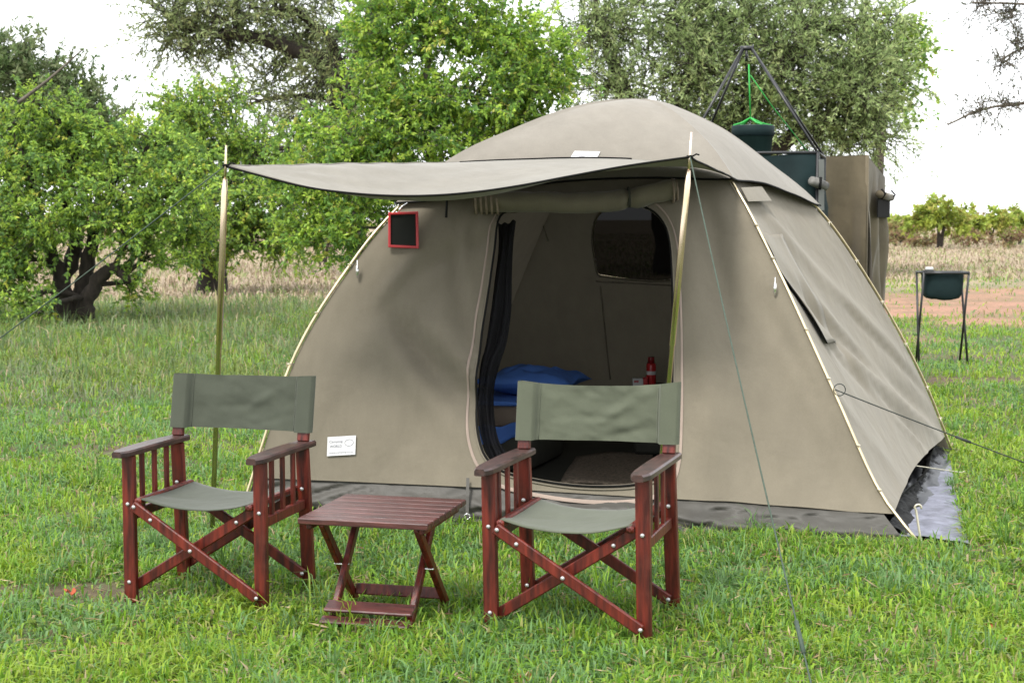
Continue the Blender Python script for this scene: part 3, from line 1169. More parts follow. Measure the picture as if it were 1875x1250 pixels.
def peg_at(parent, p, lean=(0, 0), m_=None, hgt=.03):
    p = np.array(p)
    d = np.array([lean[0], lean[1], 1.0])
    top = p + d * hgt
    MB().tube([p - d * .05, top, top + np.array([.007, 0, .008]), top + np.array([.016, 0, .006]), top + np.array([.018, 0, -.008])], .003, 6).build('peg', m_ or M['peg'], parent, True, True)


G1 = 'guy ropes of the tent'
t, ps = rope('guy_rope', [pr_top + (0, -.01, 0), gnd(1502, 1320)], .0032, M['rope_green'], 'green guy rope running from right awning pole down past the right chair', 'rope', G1, .03)
MB().tube([ps[20], ps[21]], .008, 6).build('runner', M['rope_green'], t, True, True)
peg_at(t, gnd(1502, 1320))
e = gnd(-500, 985)
t, ps = rope('guy_rope', [pl_top, e], .0034, M['rope_green'], 'green guy rope running left from the left awning pole', 'rope', G1, .02)
peg_at(t, e)
# wraps of rope round the pole tops
for pt in (pl_top, pr_top):
    MB().tube([pt + np.array([math.cos(a) * .012, math.sin(a) * .012, .004 * math.sin(3 * a)]) for a in np.linspace(0, 2 * math.pi, 14)], .0045, 5).tube([pt + (.01, 0, 0), pt + (.03, 0, .012), pt + (.045, 0, .008)], .004, 5).build('rope_knot', M['piping'], tent, True, True)
ts_ = np.linspace(.02, .9, 400)
yy = [proj(pole_pt(1, t_))[1] for t_ in ts_]
t_loop = float(np.interp(-712, [-v for v in yy], ts_))
lp = pole_pt(1, t_loop) + outward(1) * .03
e = gnd(2150, 946)
t, ps = rope('guy_rope', [lp, e], .0036, M['rope_black'], 'dark guy rope running right from the near corner pole', 'rope', G1, .01)
MB().tube([lp + np.array([.02 + .03 * math.cos(a), -.01, .03 * math.sin(a)]) for a in np.linspace(0, 2 * math.pi, 20)], .0028, 5).build('loop', M['rope_black'], t, True, True)
MB().tube([ps[8], ps[9]], .008, 6).build('runner', M['rope_black'], t, True, True)
peg_at(t, e)
for (a_px, b_px, lab) in (((1668, 851), (1762, 862), 'short pale peg cord at the hem of the right wall'), ((1708, 818), (1778, 822), 'short dark peg cord near the rear corner of the tent')):
    a3 = panel(1, *pix2ut(1, *a_px)) if False else at(a_px[0], a_px[1], 8.6 if a_px[0] < 1700 else 9.9)
    b3 = gnd(b_px[0], b_px[1] + 12)
    t, ps = rope('peg_cord', [a3, b3 + (0, 0, .03)], .0035, M['rope_pale'] if a_px[0] < 1700 else M['rope_black'], lab, 'cord', None, .0)
    peg_at(t, b3)
pk = gnd(1688, 1003)
hk = at(1676, 925, pk[1] + .02)
tp = thing('tent_peg', pk, 'tall hooked steel tent peg on the grey sheet by the near corner', 'peg')
dv = hk - pk
MB().tube([pk - dv * .25, pk, pk + dv * .9] + [hk + np.array([.013 - .016 * math.cos(a), 0, -.012 + .016 * math.sin(a)]) for a in np.linspace(.2, 3.4, 9)], .0055, 8).build('shaft', M['peg'], tp, True, True)

# grey sheet under the tent
gsp = [gnd(1560, 1004), gnd(1768, 1002), gnd(1722, 905), gnd(1735, 850), gnd(1600, 850), gnd(1500, 960)]
gs = thing('grey_groundsheet', gsp[1], 'grey speckled plastic sheet poking out under the right wall of the tent', 'groundsheet')


def gsf(u, v):
    a = gnd(470, 915) * (1 - u) + gnd(1775, 1001) * u
    b_ = np.array([-.2, 10.5, 0]) * (1 - u) + gnd(1738, 842) * u
    p_ = a * (1 - v) + b_ * v
    p_[2] = .016 + .03 * float(fnoise(p_[0] * 3, p_[1] * 3, 2, 91)) * sstep(.8, .95, u) * (1 - sstep(.985, 1, u))
    return p_


MB().grid(gsf, np.linspace(0, 1, 90), np.linspace(0, 1, 40)).build('sheet', M['tarp'], gs, True, True)
def fflap(u, v):
    u2 = .16 + .84 * u
    p_ = panel(1, u2, .02)
    n = pnormal(1, u2, .05); n = np.array([n[0], n[1], 0]); n /= np.linalg.norm(n)
    wdt = -.02 + .07 * math.sin(math.pi * u) ** .7 + .05 * float(vnoise(u * 9, 0, 1, 92))
    p_ = p_ + n * (-.25 + (wdt + .25) * v)
    p_[2] = .034 + .045 * (1 - 2 * abs(float(fnoise(u * 10, v * 5 + u * 4, 1.5, 94, 3)) - .5)) * (1 - v ** 4) - .02 * v
    return p_


MB().grid(fflap, np.linspace(0, 1, 60), np.linspace(0, 1, 22)).build('floor_flap', mat('black_plastic', (.005, .006, .009), rough=.42, var=.3, spec=.25), tent, True, True)
fold = [at(1600, 945, 7.75), at(1725, 905, 8.7), at(1712, 880, 9.2), at(1640, 900, 8.6)]

# ------------------------------------------------------------------ mirror hung on the tent
uA = pix2ut(0, 738, 420, u=.15)
mp = panel(0, *uA) + pnormal(0, *uA) * .06
mir = thing('hanging_mirror', mp - np.array([0, 0, .10]), 'small mirror in a red plastic frame hung under the awning', 'mirror')
ctr = [at(711, 389, mp[1]), at(766, 387, mp[1]), at(767, 455, mp[1] - .01), at(711, 453, mp[1] - .01)]
for i in range(4):
    a, b_ = ctr[i], ctr[(i + 1) % 4]
    d = (b_ - a) / np.linalg.norm(b_ - a)
    inn = (sum(ctr) / 4 - (a + b_) / 2); inn /= np.linalg.norm(inn)
    MB().beam(a + inn * .007 , b_ + inn * .007, .014, .02, (0, 1, 0), .003).build('frame_bar', M['red'], mir, False, True)
c_ = sum(ctr) / 4
MB().add([c_ + (p_ - c_) * .93 + np.array([0, .004, 0]) for p_ in ctr], [(0, 1, 2, 3)]).build('mirror_glass', M['glass'], mir, False, True, solid=.004)
MB().tube([at(730, 388, mp[1]), at(736, 378, mp[1]), at(746, 372, mp[1] + .02)], .004, 5).build('hanger', M['steel'], mir, True, True)

# ------------------------------------------------------------------ things inside the tent
ex = (feet[1] - feet[0]) / np.linalg.norm(feet[1] - feet[0])
ey = (feet[2] - feet[1]) / np.linalg.norm(feet[2] - feet[1])
br = gnd(972, 869, .02)[:2]


def bedpt(a, b_, z):
    p_ = br + ex * a + ey * b_
    return np.array([p_[0], p_[1], z])


def slab(a0, a1, b0_, b1_, z0, z1, rr=.03, wob=.0, seed=0):
    """soft-edged block in the tent's axes"""
    mb = MB()
    n, m = 28, 12
    vs, fs = [], []
    for j in range(m + 1):
        v = j / m
        th = (v - .5) * math.pi
        for i in range(n):
            ph = 2 * math.pi * i / n
            cx, cy, cz = math.cos(ph) * math.cos(th), math.sin(ph) * math.cos(th), math.sin(th)
            e_ = .22
            sg = lambda q_: math.copysign(abs(q_) ** e_, q_)
            x_ = sg(math.cos(ph)) * (abs(math.cos(th)) ** e_)
            y_ = sg(math.sin(ph)) * (abs(math.cos(th)) ** e_)
            z_ = sg(math.sin(th))
            w = wob * (float(fnoise(x_ * 2 + seed, y_ * 2 + z_, 1.4, 93)) - .5)
            vs.append(bedpt((a0 + a1) / 2 + x_ * (a1 - a0) / 2, (b0_ + b1_) / 2 + y_ * (b1_ - b0_) / 2 + w, (z0 + z1) / 2 + z_ * (z1 - z0) / 2 + w))
    for j in range(m):
        for i in range(n):
            k = (i + 1) % n
            fs.append((j * n + i, j * n + k, j * n + n + k, j * n + n + i))
    return mb.add(vs, fs)


bed = thing('camp_bed', bedpt(-.6, .4, .02), 'camp bed with taupe blanket and blue sheet inside the tent', 'bed')
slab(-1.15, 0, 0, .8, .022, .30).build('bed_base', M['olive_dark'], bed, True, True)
slab(-1.15, .0, -.01, .8, .30, .425, wob=.02).build('mattress', M['taupe'], bed, True, True)
slab(-1.13, .01, .03, .8, .42, .455, wob=.03, seed=3).build('sheet', M['blue'], bed, True, True)


def drape(u, v):
    a = -.32 + .34 * u
    return bedpt(a, -.016 - .008 * math.sin(u * 9), .335 - .13 * v - .10 * (1 - u) * (0.3 + v) + .012 * math.sin(u * 12))


MB().grid(drape, np.linspace(0, 1, 16), np.linspace(0, .55, 5)).build('sheet_fold', M['blue'], bed, True, True, solid=.006)


def pillow_mesh(c, a, b_, h, seed=0):
    mb = MB()
    n = 36
    top = lambda u, v, s_: bedpt(c[0] + (u - .5) * a * (1 - .14 * (1 - (2 * v - 1) ** 2)), c[1] + (v - .5) * b_ * (1 - .14 * (1 - (2 * u - 1) ** 2)),
                                  c[2] + s_ * h * max(0, (1 - (2 * u - 1) ** 2) * (1 - (2 * v - 1) ** 2)) ** .5 * (1 + .8 * (float(fnoise(u * 4 + seed, v * 4, 1.5, 95)) - .5)) + .012 * math.sin(u * 14 + v * 9) * (2 * u - 1) ** 2)
    us = np.linspace(0, 1, n)
    mb.grid(lambda u, v: top(u, v, 1), us, us)
    mb.grid(lambda u, v: top(u, 1 - v, -1), us, us)
    return mb


pil = thing('pillow', bedpt(-.05, .4, .46), 'blue cotton pillow on the camp bed', 'pillow')
pc = at(985, 702, 9.55)
loc = pc[:2] - br
pillow_mesh((loc @ ex * 1.0 - .06, .40, .545), .62, .5, .085, 2).build('cushion', M['blue'], pil, True, True)
matt = MB()
mq = [gnd(1025, 885, .03), gnd(1200, 885, .03), gnd(1195, 826, .03), gnd(1055, 834, .03)]
matt.grid(lambda u, v: (mq[0] * (1 - u) + mq[1] * u) * (1 - v) + (mq[3] * (1 - u) + mq[2] * u) * v + np.array([0, 0, .008 * math.sin(u * 7 + v * 5)]), np.linspace(0, 1, 14), np.linspace(0, 1, 14))
tag(matt.build('floor_mat', M['mat'], None, True, solid=.012), 'brown woven mat on the tent floor behind the right chair', 'mat')
chest = thing('storage_chest', (1.1, 10.0, .02), 'dark chest inside the tent under the red spray can', 'chest')
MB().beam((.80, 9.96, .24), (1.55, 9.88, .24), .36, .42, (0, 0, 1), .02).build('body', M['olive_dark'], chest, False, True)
MB().beam((.79, 9.961, .452), (1.56, 9.879, .452), .38, .022, (0, 0, 1), .006).build('lid', M['olive_dark'], chest, False, True)
cp = at(1192, 712, 9.9); cp[2] = .4645
can = thing('spray_can', cp, 'tall red spray can standing on the dark chest', 'can')
MB().lathe([(0, 0), (.030, 0), (.032, .004), (.032, .135), (.026, .15), (0, .15)], cp, 18).build('body', M['red'], can, True, True)
MB().lathe([(.0, .15), (.022, .15), (.022, .185), (.018, .19), (0, .19)], cp, 14).build('cap', mat('dark_red', (.22, .01, .015), .4), can, True, True)
MB().lathe([(.0325, .075), (.0325, .098)], cp, 18).build('label_band', M['white'], can, True, True)
bp_ = at(1172, 712, 9.86); bp_[2] = .4645
bx = thing('small_carton', bp_, 'small white and red carton beside the spray can', 'carton')
MB().box(bp_ + (-.05, -.03, 0), bp_ + (.018, .03, .055), .002).build('body', M['white'], bx, False, True)
MB().box(bp_ + (.0185, -.028, 0), bp_ + (.048, .028, .06), .002).build('side_panel', M['red'], bx, False, True)
MB().box(bp_ + (-.042, -.0315, .03), bp_ + (-.012, -.0302, .042), .0003).build('print', M['red'], bx, False, True)

# ------------------------------------------------------------------ chairs
def make_chair(name, label, group, seed=0, top_sag=.0, wrk=1.0, cloth='green_canvas'):
    rs = random.Random(seed)
    t = thing(name, (0, 0, 0), label, 'chair', group)
    W = .275
    for s in (-1, 1):
        MB().beam((s * W, 0, 0), (s * W, 0, .602), .05, .03, (0, 1, 0)).build('leg', M['wood'], t)
        MB().beam((s * (W + .004), .44, 0), (s * W, .395, .60), .05, .032, (0, 1, 0)).build('leg', M['wood'], t)
        MB().beam((s * W, .402, .628), (s * (W + .004), .448, .872), .046, .026, (0, 1, 0)).build('back_post', M['wood'], t)
        # shaped arm rest: rounded nose, slight waist
        prof_ = []
        for i in range(13):
            v = i / 12
            y = -.088 + v * .535
            w = .036 + .004 * math.sin(v * math.pi)
            if v < .17: w *= (.55 + .45 * math.sqrt(1 - (1 - v / .17) ** 2))
            if v > .93: w *= .96
            prof_.append((y, w))
        mb = MB()
        vs, fs = [], []
        for (y, w) in prof_:
            z = .604 + .002 * math.sin(y * 8)
            sec = [(-w, .003), (-w, .018), (-w + .006, .025), (w - .006, .025), (w, .018), (w, .003), (w - .004, 0), (-w + .004, 0)]
            vs += [(s * (W + .003) + a, y, z + b_) for a, b_ in sec]
        for i in range(len(prof_) - 1):
            for k in range(8):
                j = (k + 1) % 8
                fs.append((i * 8 + k, i * 8 + j, i * 8 + 8 + j, i * 8 + 8 + k))
        fs.append(tuple(range(7, -1, -1))); fs.append(tuple(range((len(prof_) - 1) * 8, len(prof_) * 8)))
        mb.add(vs, fs).build('arm_rest', M['arm'], t)
        MB().beam((s * W, .017, .355), (s * W, .396, .365), .022, .042, (0, 0, 1)).build('side_rail', M['wood'], t)
        for y in (.10, .20, .30):
            MB().beam((s * W, y, .377), (s * W, y, .603), .014, .024, (0, 1, 0), .002).build('slat', M['wood'], t)
        MB().beam((s * .232, -.02, .418), (s * .232, .43, .424), .028, .026, (0, 0, 1), .006).build('seat_rail', M['wood'], t)
        # crossed bars: one ahead of the other
        for (y, fy) in ((.0, -1), (.418, -1)):
            yo = y + (-.031 if s < 0 else .029)
            if y > .1: yo = .398 - .012 if s < 0 else .398 + .042
            z0 = .405
            MB().beam((s * .245, yo, z0), (-s * (W - .004), yo + (.02 if y > .1 else 0), .062), .019, .042, (0, 0, 1)).build('cross_bar', M['wood'], t)
    bolts = [(-W, -.016, .405), (W, -.016, .40), (-W, -.016, .085), (W - .004, -.042, .066), (0, -.042, .236), (-.165, -.042, .351), (.165, .018, .351), (-.235, -.042, .40),
             (W, .385, .43), (-W, .385, .43), (W - .004, .386, .07), (-W, .41, .085)]
    for (x, y, z) in bolts:
        o = MB().lathe([(.0078, .0), (.0078, .002), (.005, .005), (0, .006)], (0, 0, 0), 10).build('bolt', M['bolt'], t, True)
        o.rotation_euler = (math.pi / 2, 0, 0)
        o.location = (x, y, z)
    # sling seat
    def seat(u, v):
        x = (u - .5) * 2 * .246
        y = -.012 + v * .44
        edge = abs(2 * u - 1)
        z = .437 - .042 * (1 - edge ** 2.2) - .006 * math.sin(v * math.pi)
        if edge > .96: z -= (edge - .96) * .55
        z += .006 * (float(fnoise(u * 3 + seed, v * 3, 1.6, 97)) - .5) * wrk
        return (x, y, z)
    MB().grid(seat, np.linspace(0, 1, 33), np.linspace(0, 1, 17)).build('seat', M[cloth], t, True, solid=.004)
    # back panel: one cloth closed round the posts
    z0, z1 = .665, .888
    def back(u, v, side):
        x = (u - .5) * 2 * .312
        e_ = abs(2 * u - 1)
        z = z0 + (z1 - z0) * v
        yb = .403 + (z - .63) * .19
        sleeve = sstep(.735, .775, e_)
        end = math.sqrt(max(0, 1 - ((e_ - .975) / .025) ** 2)) if e_ > .975 else 1
        th = .0005 + (.021 * sleeve * end)
        bow = .028 * (1 - e_ ** 2)
        y = yb + bow * (1 - sleeve) + side * th
        wr = .024 * wrk * (float(fnoise(u * 4 + seed * 3, v * 2.4 + u * 1.5, 1.5, 99)) - .5) * (1 - sleeve)
        wr += -.012 * wrk * math.exp(-((v - .55 - 1.6 * (u - .62)) / .10) ** 2) * math.exp(-((u - .62) / .10) ** 2) * (1 - sleeve)
        wr += .009 * wrk * math.exp(-((v - .18 - .8 * (u - .7)) / .07) ** 2) * math.exp(-((u - .68) / .14) ** 2) * (1 - sleeve)
        wr += .007 * wrk * math.exp(-((v - .42) / .06) ** 2) * math.exp(-((u - .45) / .15) ** 2) * (1 - sleeve)
        z += -top_sag * (1 - e_ ** 2) * v + (.010 * e_ ** 3 * v * (1 if u > .5 else .4)) + .004 * (float(vnoise(u * 7, 3, 1, 98 + seed)) - .5) * v
        return (x, y + wr, z)
    us = np.linspace(0, 1, 81); vs = np.linspace(0, 1, 25)
    mb = MB().grid(lambda u, v: back(u, v, -1), us, vs).grid(lambda u, v: back(1 - u, v, 1), us, vs)
    n = 61
    nb = len(us) * len(vs)
    bk_o = mb.build('back_cloth', M[cloth], t, True)
    for s in (-1, 1):
        MB().tube([(lambda q_: (q_[0], q_[1] - .0015, q_[2]))(back(.5 + s * .362, v, -1)) for v in np.linspace(.01, .99, 12)], .0016, 4).build('stitched_seam', M[cloth], bk_o, True)
    return t


GC = 'folding wooden chairs before the tent'
ch1 = make_chair('folding_chair', 'reddish wooden folding chair with sage canvas, at the tent door, right of the table', GC, 1, .014, 1.0)
ch1.location = (.203, 5.545, 0); ch1.rotation_euler = (0, R(-1.0), R(-18.5)); ch1.scale = (1.07, 1.06, 1.017)
ch2 = make_chair('folding_chair', 'dark wooden folding chair with olive canvas, on open grass left of the table', GC, 5, .0, .6, 'olive_canvas')
ch2.location = (-1.266, 6.022, 0); ch2.rotation_euler = (0, 0, R(-17)); ch2.scale = (1.06, .99, .996)

# ------------------------------------------------------------------ table
tb_ = thing('folding_table', (0, 0, 0), 'low slatted dark red wooden folding table between the two chairs', 'table')
TW, TD, TH = .51, .50, .45
ns = 7
for i in range(ns):
    y = TD * (i + .5) / ns
    MB().beam((-TW / 2, y, TH - .0115), (TW / 2, y, TH - .0115), TD / ns - .004, .023, (0, 0, 1), .003).build('top_slat', M['slat'], tb_)
for s in (-1, 1):
    MB().beam((s * .222, .03, TH - .036), (s * .222, TD - .03, TH - .036), .022, .025, (0, 0, 1)).build('top_bearer', M['wood'], tb_)
    MB().beam((s * .155, .40, TH - .03), (s * .155, .055, .0), .024, .036, (0, 1, .3)).build('leg', M['wood'], tb_)
    MB().beam((s * .188, .08, TH - .03), (s * .192, .46, .0), .024, .036, (0, 1, -.3)).build('leg', M['wood'], tb_)
    MB().tube([(s * .142, .235, .225), (s * .202, .235, .225)], .005, 8).build('pivot', M['steel'], tb_, True)
MB().beam((-.178, .088, .098), (.172, .088, .098), .068, .014, (0, -.35, 1)).build('foot_slat', M['slat'], tb_)
MB().beam((-.182, .042, .055), (.172, .042, .055), .045, .016, (0, -.35, 1)).build('foot_slat', M['slat'], tb_)
MB().beam((-.18, .405, .085), (.18, .405, .085), .014, .045, (0, .2, 1)).build('stretcher', M['wood'], tb_)
tb_.location = (-.552, 5.537, 0); tb_.rotation_euler = (0, 0, R(-14)); tb_.scale = (.99, 1.05, .986)

# ------------------------------------------------------------------ shower and toilet cubicles behind the tent
sh = thing('shower_cubicle', (1.86, 12.6, 0), 'dark green shower cubicle with black pyramid frame behind the tent', 'cubicle')
sc = [at(1252, 287, 12.15), at(1497, 287, 11.95), at(1510, 288, 12.95), at(1275, 288, 13.1)]
ztp = 2.06
for i in range(4):
    a, b_ = sc[i], sc[(i + 1) % 4]

    def wallf(u, v, a=a, b_=b_, i=i):
        p_ = a * (1 - u) + b_ * u
        n = np.array([(b_ - a)[1], -(b_ - a)[0], 0]); n /= np.linalg.norm(n)
        z = ztp * (1 - v)
        w = .13 * (float(fnoise(u * 4 + i + v, v * 2.5 + u * 2, 1.6, 111)) - .5) * min(1, v * 5) + .03 * math.sin(u * 16 + v * 7) * min(1, v * 3)
        return np.array([p_[0], p_[1], z + .015 * math.cos(u * 2 * math.pi) - .015 ]) + n * w
    MB().grid(wallf, np.linspace(0, 1, 30), np.linspace(0, 1, 26)).build('curtain', M['bottle_green'], sh, True, True)
    MB().tube([np.array([a[0], a[1], 0]), np.array([a[0], a[1], ztp])], .013, 8).build('upright', M['black_steel'], sh, True, True)
    MB().tube([np.array([a[0], a[1], ztp]), np.array([b_[0], b_[1], ztp])], .012, 8).build('top_rail', M['black_steel'], sh, True, True)
apx = at(1367, 90, 12.5)
for i, p_ in enumerate(sc):
    top = apx + np.array([(-.035, .04, .05, -.025)[i], (-.02, -.02, .02, .02)[i], 0])
    MB().tube([top, np.array([p_[0], p_[1], ztp])], .0105, 8).build('roof_leg', M['black_steel'], sh, True, True)
MB().tube([apx + (-.05, 0, .005), apx + (.055, 0, .005)], .02, 8).tube([apx, apx - (0, 0, .1)], .012, 6).build('apex_joint', M['black_steel'], sh, True, True)
# pale rolled flap on its right side
rp0 = at(1484, 330, 11.88); rp1 = at(1514, 342, 12.0)
rdv = (rp1 - rp0)
MB().tube([rp0, rp0 + rdv * .06, rp0 + rdv * .5, rp0 + rdv * .94, rp1], [.02, .036, .04, .035, .02], 10).build('rolled_flap', mat('pale_grey_cloth', (.12, .115, .105), .8, var=.7, scale=14), sh, True, True)
MB().tube([rp0 + rdv * .55 + (0, -.045, .05), rp0 + rdv * .52 + (0, -.05, 0), rp0 + rdv * .5 + (0, -.045, -.05)], .012, 6).build('flap_tie', M['piping'], sh, True, True)
MB().add([at(1499, 292, 11.93), at(1509, 292, 11.96), at(1509, 385, 11.96), at(1499, 385, 11.93)], [(0, 1, 2, 3)]).build('side_panel', mat('light_grey_nylon', (.12, .125, .115), .7), sh, False, True, solid=.004)

bc = at(1378, 292, 12.5)
bk_t = thing('shower_bucket', bc - (0, 0, .02), 'dark green canvas bucket hanging in the shower frame', 'bucket')
br_ = .165
MB().lathe([(0, 0), (.13, 0), (.14, .01), (br_, .27), (br_ + .004, .272), (br_ + .004, .31), (br_ - .005, .312), (br_ - .012, .28), (.13, .03), (0, .03)], bc - (0, 0, .04), 28).build('body', M['bucket'], bk_t, True, True)
MB().lathe([(br_ + .003, .225), (br_ + .008, .228), (br_ + .008, .305), (br_ + .003, .308)], bc - (0, 0, .04), 28).build('rim_band', M['bottle_green'], bk_t, True, True)
rim_z = bc[2] + .272
kn = at(1374, 216, 12.5)
rop = thing('hoist_rope', kn, 'bright green rope holding the shower bucket', 'rope')
MB().tube([at(1371, 118, 12.5), kn], .007, 6).build('cord', M['rope_bright'], rop, True, True)
for a in (0.2, 2.2, 3.3, 5.0):
    e = np.array([bc[0] + br_ * math.cos(a), bc[1] + br_ * math.sin(a), rim_z])
    MB().tube([kn, (kn + e) / 2 + (0, 0, -.01), e], .009, 6).build('bridle', M['rope_bright'], rop, True, True)
MB().tube([at(1374, 138, 12.5), at(1410, 190, 12.6), at(1484, 284, 12.8)], .005, 6).build('hauling_line', M['rope_bright'], rop, True, True)

tk = thing('toilet_cubicle', (3.0, 14, 0), 'tall khaki canvas toilet cubicle behind the shower', 'cubicle')
kc = [at(1400, 290, 13.4), at(1588, 287, 13.2), at(1621, 325, 14.3), at(1430, 290, 14.5)]
kz = [2.07, 2.09, 1.93, 2.0]
for i in range(4):
    a, b_, za, zb_ = kc[i], kc[(i + 1) % 4], kz[i], kz[(i + 1) % 4]

    def wf(u, v, a=a, b_=b_, za=za, zb_=zb_, i=i):
        p_ = a * (1 - u) + b_ * u
        n = np.array([(b_ - a)[1], -(b_ - a)[0], 0]); n /= np.linalg.norm(n)
        w = .12 * (float(fnoise(u * 5 + i, v * 1.2 + u, 1.6, 121)) - .5) * min(1, v * 6) + .012 * math.sin(u * 34 + 3 * v) * min(1, v * 4) + .085 * math.sin(u * 12 + 4 * float(vnoise(v * 2, 0, 1, 5))) * min(1, v * 3) * (1 if i == 0 else .5)
        return np.array([p_[0], p_[1], (za * (1 - u) + zb_ * u) * (1 - v)]) + n * w
    MB().grid(wf, np.linspace(0, 1, 34), np.linspace(0, 1, 30)).build('canvas_wall', M['khaki'], tk, True, True)
MB().grid(lambda u, v: (np.array([*kc[0][:2], kz[0]]) * (1 - u) + np.array([*kc[1][:2], kz[1]]) * u) * (1 - v) + (np.array([*kc[3][:2], kz[3]]) * (1 - u) + np.array([*kc[2][:2], kz[2]]) * u) * v + np.array([0, 0, .003]), np.linspace(0, 1, 6), np.linspace(0, 1, 6)).build('roof', M['khaki'], tk, True, True)
MB().tube([np.array([*kc[1][:2], 0]) + (.004, -.004, 0), np.array([*kc[1][:2], kz[1]])], .018, 6).build('corner_seam', M['khaki'], tk, True, True)
# open window with its cover rolled up, on the right side
wa, wb = kc[1] * .72 + kc[2] * .28, kc[1] * .02 + kc[2] * .98
nn = np.array([(kc[2] - kc[1])[1], -(kc[2] - kc[1])[0], 0]); nn /= np.linalg.norm(nn)
zw = at(1600, 398, 13.6)[2]; zt_ = at(1600, 360, 13.6)[2]
MB().add([np.array([*wa[:2], zw]) + nn * .05, np.array([*wb[:2], zw]) + nn * .05, np.array([*wb[:2], zt_]) + nn * .05, np.array([*wa[:2], zt_]) + nn * .05], [(0, 1, 2, 3)]).build('window_mesh', M['black_mesh'], tk, False, True, solid=.004)
MB().tube([np.array([*wa[:2], zt_ + .02]) + nn * .06, np.array([*wb[:2], zt_ - .0]) + nn * .06], .034, 10).build('rolled_cover', M['khaki'], tk, True, True)
for s_ in (.1, .9):
    c_ = np.array([*(wa * (1 - s_) + wb * s_)[:2], zt_ + .025]) + nn * .07
    MB().tube([c_ + np.array([0, 0, -.05]), c_ + nn * .036, c_ + np.array([0, 0, .04])], .010, 6).build('cover_tie', M['piping'], tk, True, True)

# ------------------------------------------------------------------ wash basin stand
wb0 = gnd(1722, 668)
ws = thing('washbasin_stand', wb0, 'dark green canvas wash basin on black folding legs on the grass', 'washstand')
hw, hd, hh = .235, .15, .985
for s in (-1, 1):
    for d in (-1, 1):
        x0 = wb0[0] + s * (hw + .0)
        MB().tube([np.array([x0 + s * .01 + d * s * .012, wb0[1] - d * .11, 0]), np.array([x0, wb0[1] + d * hd, hh])], .0125, 8).build('leg', M['black_steel'], ws, True, True)
    MB().tube([np.array([wb0[0] + s * hw, wb0[1] - hd, hh]), np.array([wb0[0] + s * hw, wb0[1] + hd, hh])], .012, 8).build('rim_bar', M['black_steel'], ws, True, True)
    MB().tube([np.array([wb0[0] - hw, wb0[1] + s * hd, hh - .005]), np.array([wb0[0] + hw, wb0[1] + s * hd, hh - .005])], .014, 8).build('rim_bar', M['black_steel'], ws, True, True)
vs, fs = [], []
nn_, mm = 28, 9
for j in range(mm + 1):
    v = j / mm
    ph_ = v * math.pi / 2
    sx = max(.02, math.cos(ph_)) ** .13
    for i in range(nn_):
        a = 2 * math.pi * i / nn_
        sq = lambda q_: math.copysign(abs(q_) ** .55, q_)
        x_ = sq(math.cos(a)) * (hw - .022) * sx
        y_ = sq(math.sin(a)) * (hd - .02) * sx
        z_ = hh - .02 - .27 * math.sin(ph_) * (1 - .14 * (x_ / hw) ** 2) + .006 * math.sin(a * 5 + v * 6)
        vs.append(wb0 + np.array([x_, y_, z_]))
for j in range(mm):
    for i in range(nn_):
        k = (i + 1) % nn_
        fs.append((j * nn_ + i, j * nn_ + k, j * nn_ + nn_ + k, j * nn_ + nn_ + i))
fs.append(tuple(range(mm * nn_, mm * nn_ + nn_)))
MB().add(vs, fs).build('basin', M['bottle_green'], ws, True, True)
sb = wb0 + np.array([-hw + .055, -hd + .02, hh + .013])
so = thing('soap_dish', sb, 'small white soap dish on the corner of the wash basin', 'dish')
MB().box(sb + (-.06, -.035, 0), sb + (.05, .035, .012), .004).build('tray', M['black_steel'], so, False, True)
MB().box(sb + (-.035, -.02, .0125), sb + (.045, .025, .045), .008).build('soap', M['white'], so, False, True)

# ------------------------------------------------------------------ foliage
def leaf_quads(base, dirn, length, width, rs, fold=.25, droop=.0):
    """rhombic folded leaves; arrays (n,3),(n,3),(n,),(n,) -> V (4n,3), F (2n,3)"""
    n = len(base)
    d = dirn / (np.linalg.norm(dirn, axis=1, keepdims=True) + 1e-9)
    r_ = rs.normal(size=(n, 3))
    side = np.cross(d, r_)
    side /= np.linalg.norm(side, axis=1, keepdims=True) + 1e-9
    nr = np.cross(side, d)
    L, Wd = length[:, None], width[:, None]
    tip = base + d * L + np.array([0, 0, -1]) * droop * L
    mid = base + d * L * .45
    Vv = np.empty((n, 4, 3))
    Vv[:, 0] = base
    Vv[:, 1] = mid + side * Wd * .5 + nr * Wd * fold
    Vv[:, 2] = tip
    Vv[:, 3] = mid - side * Wd * .5 + nr * Wd * fold
    i0 = np.arange(n) * 4
    Ff = np.concatenate([np.stack([i0, i0 + 1, i0 + 2], 1), np.stack([i0, i0 + 2, i0 + 3], 1)])
    return Vv.reshape(-1, 3), Ff


